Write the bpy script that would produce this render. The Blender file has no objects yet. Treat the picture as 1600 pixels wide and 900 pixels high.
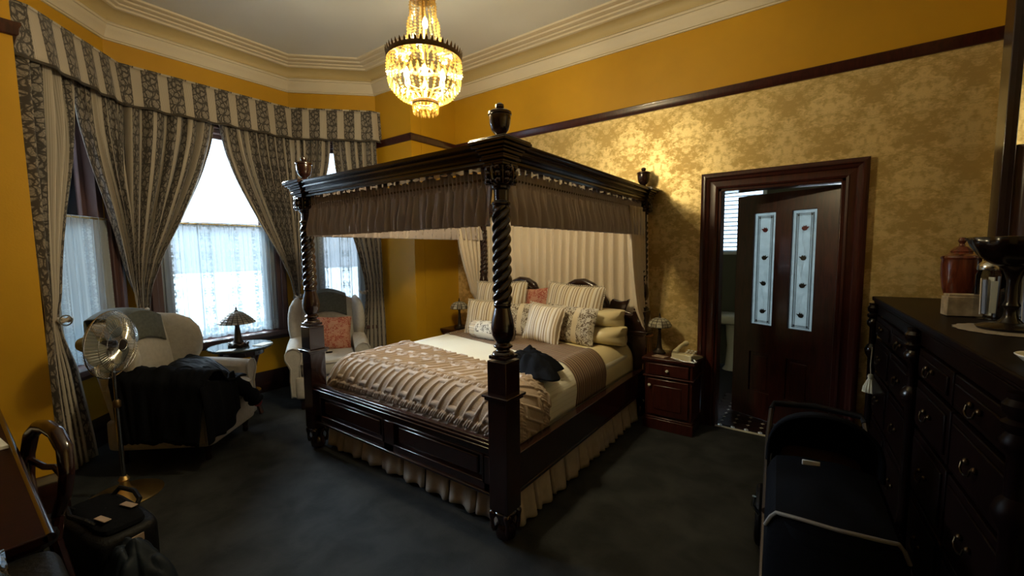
import bpy, math, random
from mathutils import Vector, Matrix, noise
R_ = random.Random(7)
PI = math.pi
S = bpy.context.scene
COL = S.collection
# ---------------------------------------------------------------- camera
FOC = 660.17                       # focal length in pixels of the 1600 px wide frame
yaw, pit, rol = math.radians(36.2375), math.radians(4.9565), math.radians(-0.7013)
fw = Vector((-math.sin(yaw)*math.cos(pit), math.cos(yaw)*math.cos(pit), -math.sin(pit)))
r0 = Vector((math.cos(yaw), math.sin(yaw), 0)); u0 = r0.cross(fw)
rt = r0*math.cos(rol) + u0*math.sin(rol); up = rt.cross(fw)
cd = bpy.data.cameras.new('camera'); cam = bpy.data.objects.new('camera', cd); COL.objects.link(cam)
cd.sensor_width = 36; cd.lens = FOC/1600*36; cd.clip_start = .02; cd.clip_end = 300
cam.matrix_world = Matrix(((rt.x, up.x, -fw.x, 0), (rt.y, up.y, -fw.y, 0), (rt.z, up.z, -fw.z, 1.5), (0, 0, 0, 1)))
S.camera = cam
# ---------------------------------------------------------------- exposure, sky, daylight portals
S.view_settings.view_transform = 'Standard'; S.view_settings.look = 'None'
S.view_settings.gamma = 1; S.view_settings.use_curve_mapping = False
S.view_settings.exposure = -0.03
W = bpy.data.worlds.new('sky'); S.world = W; W.use_nodes = True
wn = W.node_tree; bg = wn.nodes['Background']
bg.inputs['Strength'].default_value = 3.2
_g = wn.nodes.new('ShaderNodeTexCoord'); _s = wn.nodes.new('ShaderNodeSeparateXYZ'); _r = wn.nodes.new('ShaderNodeValToRGB')
wn.links.new(_g.outputs['Generated'], _s.inputs[0]); wn.links.new(_s.outputs['Z'], _r.inputs[0]); wn.links.new(_r.outputs[0], bg.inputs['Color'])
_r.color_ramp.elements[0].position = 0; _r.color_ramp.elements[0].color = (.62, .80, 1.0, 1)
_r.color_ramp.elements[1].position = .7; _r.color_ramp.elements[1].color = (.50, .74, 1.0, 1)
CH = Vector((-1.889, 1.753, 0))    # chandelier axis
BULB_W = 19.0                       # watts per chandelier bulb (8 bulbs, set in its builder)
WARM = (1.0, .84, .52)
BAY = [(-4.26, .35), (-4.88, .964), (-4.88, 2.477), (-4.22, 3.137)]
def portal(cx, cy, cz, w, h, nx, ny):
    l = bpy.data.lights.new('portal', 'AREA'); l.shape = 'RECTANGLE'; l.size = w; l.size_y = h; l.cycles.is_portal = True
    o = bpy.data.objects.new('daylight_portal', l); COL.objects.link(o); o.location = (cx, cy, cz)
    o.rotation_euler = Vector((nx, ny, 0)).to_track_quat('-Z', 'Z').to_euler()
portal(-5.02, 1.72, 1.70, 1.1, 2.2, 1, 0)
portal(-4.67, .556, 1.70, .7, 2.2, .704, .71)
portal(-4.65, 2.91, 1.70, .7, 2.2, .707, -.707)
portal(-.86, 6.16, 1.85, .5, .9, 0, -1); portal(.075, 6.16, 1.475, .85, .95, 0, -1)

bl_ = bpy.data.lights.new('door_glass_fill_light', 'AREA'); bl_.shape = 'RECTANGLE'; bl_.size = .78; bl_.size_y = .9; bl_.energy = 34; bl_.color = (.80, .92, 1)  # area lamp added outside the hidden window to brighten the door glass
bo_ = bpy.data.objects.new('door_glass_fill_light', bl_); COL.objects.link(bo_); bo_.location = (.075, 6.14, 1.475); bo_.rotation_euler = Vector((0, -1, 0)).to_track_quat('-Z', 'Z').to_euler()
dl = bpy.data.lights.new('daylight', 'SUN'); dl.energy = 56.0; dl.angle = math.radians(44); dl.color = (.72, .88, 1.0)
do = bpy.data.objects.new('daylight', dl); COL.objects.link(do)
do.rotation_euler = Vector((math.cos(math.radians(26)), .06, -math.sin(math.radians(26)))).to_track_quat('-Z', 'Y').to_euler()

# ---------------------------------------------------------------- materials
def mat(name): m = bpy.data.materials.new(name); m.use_nodes = True; return m, m.node_tree.nodes, m.node_tree.links, m.node_tree.nodes['Principled BSDF']
def hexc(c): return (c[0], c[1], c[2], 1)
def simple(name, c, rough=.6, metal=0, coat=0, bump=0, bscale=60, var=0, vscale=8, spec=.5, sheen=0):
    m, n, l, p = mat(name)
    p.inputs['Base Color'].default_value = hexc(c); p.inputs['Roughness'].default_value = rough
    p.inputs['Metallic'].default_value = metal; p.inputs['Coat Weight'].default_value = coat
    p.inputs['Specular IOR Level'].default_value = spec; p.inputs['Coat Roughness'].default_value = .12
    p.inputs['Sheen Weight'].default_value = sheen
    tc = n.new('ShaderNodeTexCoord')
    if var:
        t = n.new('ShaderNodeTexNoise'); t.inputs['Scale'].default_value = vscale; t.inputs['Detail'].default_value = 6
        l.new(tc.outputs['Object'], t.inputs['Vector'])
        r = n.new('ShaderNodeValToRGB'); l.new(t.outputs['Fac'], r.inputs[0]); l.new(r.outputs[0], p.inputs['Base Color'])
        r.color_ramp.elements[0].position = .32; r.color_ramp.elements[1].position = .68
        r.color_ramp.elements[0].color = hexc([x*(1-var) for x in c]); r.color_ramp.elements[1].color = hexc([min(1, x*(1+var)) for x in c])
    if bump:
        t = n.new('ShaderNodeTexNoise'); t.inputs['Scale'].default_value = bscale; t.inputs['Detail'].default_value = 5
        l.new(tc.outputs['Object'], t.inputs['Vector'])
        b = n.new('ShaderNodeBump'); b.inputs['Strength'].default_value = bump; b.inputs['Distance'].default_value = .01
        l.new(t.outputs['Fac'], b.inputs['Height']); l.new(b.outputs[0], p.inputs['Normal'])
    return m
def wood(name, c, rough=.22, coat=.6, var=.35, spec=.5):
    m, n, l, p = mat(name); p.inputs['Specular IOR Level'].default_value = spec
    p.inputs['Roughness'].default_value = rough; p.inputs['Coat Weight'].default_value = coat; p.inputs['Coat Roughness'].default_value = .1
    tc = n.new('ShaderNodeTexCoord'); mp = n.new('ShaderNodeMapping'); mp.inputs['Scale'].default_value = (14, 14, 1.6)
    t = n.new('ShaderNodeTexNoise'); t.inputs['Scale'].default_value = 3; t.inputs['Detail'].default_value = 8; t.inputs['Distortion'].default_value = 1.2
    l.new(tc.outputs['Object'], mp.inputs[0]); l.new(mp.outputs[0], t.inputs[0])
    r = n.new('ShaderNodeValToRGB'); l.new(t.outputs['Fac'], r.inputs[0]); l.new(r.outputs[0], p.inputs['Base Color'])
    r.color_ramp.elements[0].position = .35; r.color_ramp.elements[1].position = .65
    r.color_ramp.elements[0].color = hexc([x*(1-var) for x in c]); r.color_ramp.elements[1].color = hexc([x*(1+var) for x in c])
    return m
class NG:
    """tiny helper for math node chains"""
    def __init__(s, n, l): s.n, s.l = n, l
    def m(s, op, a, b=None, c=None):
        x = s.n.new('ShaderNodeMath'); x.operation = op
        for i, v in enumerate((a, b, c)):
            if v is None: continue
            if isinstance(v, (int, float)): x.inputs[i].default_value = v
            else: s.l.new(v, x.inputs[i])
        return x.outputs[0]
    def mix(s, f, a, b):
        x = s.n.new('ShaderNodeMix'); x.data_type = 'RGBA'
        for sock, v in ((x.inputs[0], f), (x.inputs[6], a), (x.inputs[7], b)):
            if isinstance(v, (int, float)): sock.default_value = v
            elif isinstance(v, tuple): sock.default_value = hexc(v)
            else: s.l.new(v, sock)
        return x.outputs[2]
    def vec(s, a, b, c=0.0):
        x = s.n.new('ShaderNodeCombineXYZ')
        for i, v in enumerate((a, b, c)):
            if isinstance(v, (int, float)): x.inputs[i].default_value = v
            else: s.l.new(v, x.inputs[i])
        return x.outputs[0]
    def noise(s, v, scale, detail=4, dist=0):
        x = s.n.new('ShaderNodeTexNoise'); x.inputs['Scale'].default_value = scale; x.inputs['Detail'].default_value = detail
        x.inputs['Distortion'].default_value = dist; s.l.new(v, x.inputs['Vector']); return x.outputs['Fac']
    def step(s, v, e, w=.02):
        x = s.n.new('ShaderNodeMapRange'); x.inputs[1].default_value = e-w; x.inputs[2].default_value = e+w; s.l.new(v, x.inputs[0]); return x.outputs[0]
def uvsep(n, l, kind='UV'):
    tc = n.new('ShaderNodeTexCoord'); sp = n.new('ShaderNodeSeparateXYZ'); l.new(tc.outputs[kind], sp.inputs[0]); return sp.outputs

def damask():
    m, n, l, p = mat('damask_wallpaper'); g = NG(n, l); o = uvsep(n, l, 'Object'); x, z = o[0], o[2]
    P, Q = .48, .56
    row = g.m('FLOOR', g.m('DIVIDE', z, Q/2))
    sh = g.m('MULTIPLY', g.m('MODULO', g.m('ABSOLUTE', row), 2.0), P/2)
    fx = g.m('SUBTRACT', g.m('PINGPONG', g.m('ADD', x, 20.0), P/2), 0.0)
    fz = g.m('MODULO', g.m('ADD', z, 20*Q), Q)
    # two half dropped motifs, mirrored noise inside an ogee envelope
    def motif(dx, dz):
        a = g.m('PINGPONG', g.m('ADD', x, 20*P+dx), P/2)
        b = g.m('SUBTRACT', g.m('MODULO', g.m('ADD', z, 20*Q+dz), Q), Q/2)
        nz = g.noise(g.vec(a, g.m('ADD', b, dz)), 17, 5, .6)
        nf = g.noise(g.vec(g.m('MULTIPLY', a, .5), b), 70, 3, 1.2)
        r = g.m('ADD', g.m('POWER', g.m('DIVIDE', a, .17), 2.0), g.m('POWER', g.m('DIVIDE', b, .23), 2.0))
        env = g.m('SUBTRACT', 1.0, r)
        v = g.m('ADD', g.m('MULTIPLY', env, .22), g.m('ADD', g.m('MULTIPLY', nz, .9), g.m('MULTIPLY', nf, .55)))
        return g.step(v, .84, .12)
    mm = g.m('MAXIMUM', motif(0, 0), motif(P/2, Q/2))
    fine = g.noise(g.vec(x, z), 160, 3)
    mm = g.m('MULTIPLY', mm, g.m('ADD', .55, g.m('MULTIPLY', fine, .8)))
    c = g.mix(mm, (.54, .385, .14), (.88, .70, .34)); l.new(c, p.inputs['Base Color'])
    p.inputs['Metallic'].default_value = .62; rr = g.m('SUBTRACT', .52, g.m('MULTIPLY', mm, .10)); l.new(rr, p.inputs['Roughness'])
    p.inputs['Specular IOR Level'].default_value = .35
    return m
def drape_cloth():
    """floral scroll stripe between plain ribbed beige stripes; u along the cloth in metres"""
    m, n, l, p = mat('striped_floral_drape'); g = NG(n, l); o = uvsep(n, l); u, v = o[0], o[1]
    P = .185
    t = g.m('MODULO', g.m('ADD', u, 50*P), P)                       # 0..P
    a = g.m('ABSOLUTE', g.m('SUBTRACT', t, .062))                   # centre of the floral stripe
    fl = g.m('SUBTRACT', 1.0, g.step(a, .058, .0015))
    xc = g.m('SUBTRACT', t, .062)
    def vor(sx, sy, sc, off, rnd):
        w1 = g.noise(g.vec(g.m('MULTIPLY', xc, 1.0), v, off), 18, 2)
        x = n.new('ShaderNodeTexVoronoi'); x.feature = 'DISTANCE_TO_EDGE'; x.inputs['Scale'].default_value = sc; x.inputs['Randomness'].default_value = rnd
        l.new(g.vec(g.m('ADD', g.m('MULTIPLY', xc, sx), g.m('MULTIPLY', w1, .05)), g.m('ADD', g.m('MULTIPLY', v, sy), g.m('MULTIPLY', w1, .03)), off), x.inputs['Vector']); return x.outputs['Distance']
    vine = g.m('ABSOLUTE', g.m('SUBTRACT', xc, g.m('MULTIPLY', g.m('SINE', g.m('MULTIPLY', v, 2*PI/.24)), .027)))
    petals = g.step(vor(1.0, .72, 24, 0.0, .9), .10, .03)
    veins = g.m('SUBTRACT', 1.0, g.m('MULTIPLY', g.m('SUBTRACT', 1.0, g.step(vor(1.3, 1.0, 46, 4.0, 1.0), .07, .03)), .55))
    lit = g.m('MULTIPLY', g.m('MULTIPLY', petals, veins), g.step(vine, .0045, .002))
    edge = g.m('SUBTRACT', 1.0, g.step(g.m('ABSOLUTE', g.m('SUBTRACT', a, .052)), .0025, .001))
    lit = g.m('MULTIPLY', lit, g.m('SUBTRACT', 1.0, edge))
    cf = g.mix(lit, (.042, .035, .031), (.25, .22, .185))
    rib = g.m('SINE', g.m('MULTIPLY', t, 2*PI/.0077))
    cp = g.mix(g.step(rib, .6, .2), (.44, .39, .32), (.29, .25, .20))
    c = g.mix(fl, cp, cf); l.new(c, p.inputs['Base Color']); p.inputs['Roughness'].default_value = .7
    p.inputs['Sheen Weight'].default_value = .2
    return m
def lace():
    m, n, l, p = mat('lace_net'); g = NG(n, l); o = uvsep(n, l); u, v = o[0], o[1]
    P = .30; t = g.m('MODULO', g.m('ADD', u, 30*P), P)
    a = g.m('ABSOLUTE', g.m('SUBTRACT', t, P/2))
    st = g.m('SUBTRACT', 1.0, g.step(a, .055, .003))
    vv = g.m('PINGPONG', v, .09)
    nz = g.noise(g.vec(g.m('MULTIPLY', a, 1.0), vv), 42, 3, 1.0)
    fl = g.m('MULTIPLY', g.step(nz, .52, .03), st)
    line = g.m('SUBTRACT', 1.0, g.step(g.m('ABSOLUTE', g.m('SUBTRACT', a, .075)), .003, .001))
    hem = g.m('SUBTRACT', 1.0, g.step(v, .09, .01))
    hn = g.m('MULTIPLY', hem, g.step(g.noise(g.vec(u, v), 60, 2), .47, .03))
    net = g.m('MULTIPLY', g.noise(g.vec(u, v, 1.0), 3, 4), .12)
    op = g.m('MINIMUM', g.m('ADD', g.m('ADD', net, .74), g.m('MULTIPLY', g.m('MAXIMUM', g.m('MAXIMUM', fl, line), hn), .22)), .985)
    tr = n.new('ShaderNodeBsdfTransparent'); tl = n.new('ShaderNodeBsdfTranslucent'); df = n.new('ShaderNodeBsdfDiffuse')
    tl.inputs[0].default_value = (.075, .095, .105, 1); df.inputs[0].default_value = (.62, .68, .72, 1)
    mx = n.new('ShaderNodeMixShader'); mx.inputs[0].default_value = .5; l.new(tl.outputs[0], mx.inputs[1]); l.new(df.outputs[0], mx.inputs[2])
    mo = n.new('ShaderNodeMixShader'); l.new(op, mo.inputs[0]); l.new(tr.outputs[0], mo.inputs[1]); l.new(mx.outputs[0], mo.inputs[2])
    l.new(mo.outputs[0], n['Material Output'].inputs[0]); return m
def pane_glass(name='window_glass', tint=(1, 1, 1), refl=.06):
    m, n, l, p = mat(name)
    tr = n.new('ShaderNodeBsdfTransparent'); tr.inputs[0].default_value = hexc(tint)
    gl = n.new('ShaderNodeBsdfGlossy'); gl.inputs['Roughness'].default_value = .02
    fr = n.new('ShaderNodeFresnel'); fr.inputs[0].default_value = 1.45
    mx = n.new('ShaderNodeMixShader'); l.new(fr.outputs[0], mx.inputs[0]); l.new(tr.outputs[0], mx.inputs[1]); l.new(gl.outputs[0], mx.inputs[2])
    l.new(mx.outputs[0], n['Material Output'].inputs[0]); return m
def crystal():
    m, n, l, p = mat('cut_crystal')
    tr = n.new('ShaderNodeBsdfTransparent'); tr.inputs[0].default_value = (1, .93, .74, 1)
    tl = n.new('ShaderNodeBsdfTranslucent'); tl.inputs[0].default_value = (.30, .205, .06, 1)
    gl = n.new('ShaderNodeBsdfGlossy'); gl.inputs['Roughness'].default_value = .08; gl.inputs[0].default_value = (1, .95, .8, 1)
    a = n.new('ShaderNodeMixShader'); a.inputs[0].default_value = .24; l.new(tr.outputs[0], a.inputs[1]); l.new(tl.outputs[0], a.inputs[2])
    b = n.new('ShaderNodeMixShader'); b.inputs[0].default_value = .14; l.new(a.outputs[0], b.inputs[1]); l.new(gl.outputs[0], b.inputs[2])
    l.new(b.outputs[0], n['Material Output'].inputs[0]); return m
def translucent(name, c, f=.5, rough=.4):
    m, n, l, p = mat(name)
    tl = n.new('ShaderNodeBsdfTranslucent'); tl.inputs[0].default_value = hexc(c)
    p.inputs['Base Color'].default_value = hexc(c); p.inputs['Roughness'].default_value = rough
    mx = n.new('ShaderNodeMixShader'); mx.inputs[0].default_value = f; l.new(p.outputs[0], mx.inputs[1]); l.new(tl.outputs[0], mx.inputs[2])
    l.new(mx.outputs[0], n['Material Output'].inputs[0]); return m
def stripes(name, cols, P, along=0, rough=.75, ripple=0, bump=.0):
    """uv stripes: cols = [(width fraction end, colour)...] in constant ramp"""
    m, n, l, p = mat(name); g = NG(n, l); o = uvsep(n, l)
    t = g.m('DIVIDE', g.m('MODULO', g.m('ADD', o[along], 50*P), P), P)
    r = n.new('ShaderNodeValToRGB'); r.color_ramp.interpolation = 'CONSTANT'; l.new(t, r.inputs[0])
    e = r.color_ramp.elements
    e[0].position = 0; e[0].color = hexc(cols[0][1]); e[1].position = cols[0][0]; e[1].color = hexc(cols[1][1])
    for (a, _), (_, c) in zip(cols[1:-1], cols[2:]): q = e.new(a); q.color = hexc(c)
    l.new(r.outputs[0], p.inputs['Base Color']); p.inputs['Roughness'].default_value = rough
    if bump:
        b = n.new('ShaderNodeBump'); b.inputs['Strength'].default_value = bump; b.inputs['Distance'].default_value = .004
        l.new(g.m('SINE', g.m('MULTIPLY', t, 40.0)), b.inputs['Height']); l.new(b.outputs[0], p.inputs['Normal'])
    return m
def floral_cushion(name, ground, figure, scale=26, wide=None):
    """scroll figure on a ground; optional plain stripes bordering a floral band (u in metres from centre)"""
    m, n, l, p = mat(name); g = NG(n, l); o = uvsep(n, l); u, v = o[0], o[1]
    nz = g.noise(g.vec(u, v), scale, 2, 1.4)
    sc = g.m('SUBTRACT', 1.0, g.step(g.m('ABSOLUTE', g.m('SUBTRACT', nz, .5)), .06, .02))
    bl = g.step(g.noise(g.vec(u, v, 2.0), scale*.7, 2), .57, .02)
    c = g.mix(g.m('MAXIMUM', sc, bl), ground, figure)
    if wide:
        a = g.m('ABSOLUTE', g.m('SUBTRACT', u, wide[0]))
        c = g.mix(g.step(a, wide[1], .002), c, g.mix(g.step(a, wide[1]+.05, .002), wide[2], c))
    l.new(c, p.inputs['Base Color']); p.inputs['Roughness'].default_value = .7; return m
def emis(name, c, s):
    m, n, l, p = mat(name); e = n.new('ShaderNodeEmission'); e.inputs[0].default_value = hexc(c); e.inputs[1].default_value = s
    l.new(e.outputs[0], n['Material Output'].inputs[0]); return m
def carpet_mat():
    m, n, l, p = mat('wool_carpet'); g = NG(n, l)
    tc = n.new('ShaderNodeTexCoord')
    a = g.noise(tc.outputs['Object'], 5, 8, .4); b = g.noise(tc.outputs['Object'], 240, 2)
    f = g.m('ADD', g.m('MULTIPLY', g.step(a, .5, .14), .7), g.m('MULTIPLY', b, .3))
    l.new(g.mix(f, (.021, .0225, .024), (.042, .045, .047)), p.inputs['Base Color'])
    p.inputs['Roughness'].default_value = .95; p.inputs['Specular IOR Level'].default_value = .1
    bp = n.new('ShaderNodeBump'); bp.inputs['Strength'].default_value = .5; bp.inputs['Distance'].default_value = .006
    l.new(g.m('ADD', b, g.m('MULTIPLY', g.noise(tc.outputs['Object'], 30, 5, .8), 1.2)), bp.inputs['Height']); l.new(bp.outputs[0], p.inputs['Normal'])
    return m
M = dict(
 gold=simple('ochre_wall_paint', (.53, .285, .012), .42, bump=.05, bscale=90, var=.05, vscale=3, spec=.4),
 paper=damask(), plaster=simple('cream_plaster', (.66, .585, .45), .55, bump=.05), cove=simple('cove_paint', (.50, .39, .19), .5),
 ceil=simple('ceiling_paint', (.64, .655, .655), .7, var=.03, vscale=1.5),
 carpet=carpet_mat(), mahog=wood('dark_mahogany', (.020, .0065, .005)), chest=wood('mahogany_shade_toned', (.0045, .0016, .0013), .4, .0, spec=.07), chestgloss=wood('mahogany_shade_toned_polish', (.005, .0016, .0013), .25, .25, spec=.3), redwood=wood('red_mahogany', (.042, .009, .006), .3, .3),  # chest woods: mahogany darkened, the dim right side put into the colour
 plum=simple('plum_brown_frame_paint', (.085, .045, .042), .35, coat=.2), drape=drape_cloth(), lace=lace(), glass=pane_glass(),
 valance=translucent('taupe_valance_cloth', (.50, .425, .395), .15, .7), cream=translucent('cream_drape_cloth', (.90, .80, .66), .3, .8),
 skirt=simple('taupe_bed_skirt_cloth', (.42, .36, .29), .8, var=.1, vscale=20), knit=simple('cable_knit_wool', (.40, .31, .245), .9, bump=.45, bscale=150, sheen=.2),
 white=stripes('white_banded_linen', [(.86, (.74, .72, .62)), (1, (.64, .62, .52))], .03, 0, .7),
 runner=stripes('brown_striped_runner', [(.20, (.14, .085, .055)), (.28, (.42, .32, .20)), (.52, (.10, .058, .038)), (.60, (.36, .26, .16)), (.8, (.12, .07, .045)), (.88, (.30, .20, .13)), (1, (.16, .10, .065))], .085, 0, .6),
 sheet=simple('cream_cotton_sheet', (.72, .62, .36), .6, bump=.2, bscale=14), pillowcase=simple('cream_sateen', (.68, .58, .34), .35, bump=.25, bscale=9, coat=.1),
 whitecase=simple('white_cotton', (.75, .74, .70), .6), mattress=simple('mattress_ticking', (.6, .56, .45), .8),
 tick=stripes('beige_ticking_stripe', [(.12, (.66, .60, .50)), (.22, (.30, .235, .16)), (.34, (.66, .60, .50)), (.46, (.44, .34, .22)), (.55, (.70, .64, .54)), (.66, (.27, .20, .13)), (.80, (.62, .55, .43)), (.9, (.50, .38, .22)), (1, (.68, .62, .52))], .115, 0, .7, bump=.25),
 florc=floral_cushion('floral_band_cushion_cloth', (.12, .085, .055), (.52, .47, .38), 30, (0.02, .055, (.60, .52, .38))),
 bolst=floral_cushion('bolster_cloth', (.10, .085, .07), (.62, .58, .50), 34, (0.0, .13, (.60, .55, .45))),
 pais=floral_cushion('red_paisley_cloth', (.30, .065, .04), (.44, .22, .15), 24),
 uphol=simple('grey_beige_upholstery', (.40, .375, .33), .85, bump=.35, bscale=220, var=.08, vscale=30, sheen=.15), antim=simple('dark_green_headrest_cloth', (.075, .08, .068), .85, bump=.2, var=.2, vscale=40),
 black=simple('black_cloth', (.0065, .007, .009), .9, spec=.03, bump=.3, bscale=50), navy=simple('navy_quilt_cloth', (.012, .018, .028), .6, spec=.2, bump=.3, bscale=30),
 leather=simple('black_leather', (.006, .006, .007), .5, spec=.14, bump=.3, bscale=70), charcoal=simple('charcoal_cloth', (.007, .008, .010), .85, spec=.06),
 brass=simple('polished_brass', (.80, .56, .22), .32, 1), dkbrass=simple('aged_brass', (.12, .075, .03), .4, .9), pull=simple('blackened_brass', (.055, .034, .016), .3, .9), deskwood=wood('dark_desk_mahogany', (.014, .0025, .0018), .5, .0, spec=.10), chrome=simple('chrome_wire', (.55, .55, .54), .2, 1),
 crystal=crystal(), bulb=emis('lamp_bulb', (1, .72, .25), 14), iron=simple('dark_bronze', (.045, .035, .028), .4, .8),
 pearl=translucent('cream_leaded_glass', (.66, .62, .50), .4, .25), amberg=translucent('amber_leaded_glass', (.36, .31, .23), .4, .25), phone=simple('cream_plastic', (.62, .57, .38), .35),
 card=simple('pale_card', (.6, .6, .55), .7), porcelain=simple('white_porcelain', (.70, .70, .64), .25), blade=translucent('clear_grey_fan_blade', (.30, .31, .28), .5, .2),
 marble=simple('dark_green_marble', (.05, .065, .06), .1, coat=.6, var=.4, vscale=14), frost=None, lead=simple('lead_came', (.02, .02, .022), .5), ruby=simple('ruby_glass', (.10, .006, .012), .3), olive=simple('dark_leaf_glass', (.02, .025, .02), .4),
 tile=simple('dark_floor_tile', (.018, .006, .007), .35), dot=simple('white_dot_tile', (.55, .54, .50), .35), grout=simple('grey_grout', (.02, .018, .016), .8),
 bathwall=simple('bathroom_wall_paint', (.10, .105, .085), .6), blind=translucent('white_blind_slat', (.78, .84, .86), .35, .5),
 mirror=simple('mirror_silver', (.72, .74, .72), .03, 1), urnw=wood('polished_red_urn_wood', (.10, .022, .010), .15, .8), birch=simple('pale_wood_block', (.34, .27, .19), .7, var=.4, vscale=22),
 clear=pane_glass('clear_jar_glass', (.93, .95, .95)), blue=simple('blue_paper', (.22, .27, .45), .6), pink=simple('buff_paper', (.50, .42, .34), .6), paperw=simple('white_paper', (.62, .64, .62), .6),
 rope=simple('cream_silk_tassel', (.55, .52, .38), .6), tan=simple('tan_label', (.34, .25, .19), .7), greyp=simple('grey_piping', (.20, .19, .17), .6), orange=stripes('orange_gold_striped_tieback', [(.4, (.36, .17, .05)), (.7, (.55, .38, .14)), (1, (.22, .11, .04))], .03),
 grass=simple('pale_concrete_ground', (.52, .54, .55), .9), stone=simple('pale_paving', (.5, .5, .46), .8), doily=simple('lace_doily', (.22, .185, .145), .9),
 foil=pane_glass('clear_plastic_sleeve', (.75, .8, .85)), absorber=simple('dark_absorbing_wall', (.05, .03, .015), .5), mudbrown=simple('brown_quilted_lining', (.12, .06, .03), .8))
def frosted():
    m, n, l, p = mat('etched_door_glass'); g = NG(n, l); tc = n.new('ShaderNodeTexCoord')
    f = g.noise(tc.outputs['Object'], 16, 4, .5)
    tl = n.new('ShaderNodeBsdfTranslucent'); l.new(g.mix(f, (.55, .62, .62), (.85, .92, .92)), tl.inputs[0])
    p.inputs['Base Color'].default_value = (.4, .45, .45, 1); p.inputs['Roughness'].default_value = .25
    mx = n.new('ShaderNodeMixShader'); mx.inputs[0].default_value = .8; l.new(p.outputs[0], mx.inputs[1]); l.new(tl.outputs[0], mx.inputs[2])
    l.new(mx.outputs[0], n['Material Output'].inputs[0]); return m
M['frost'] = frosted()

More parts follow.
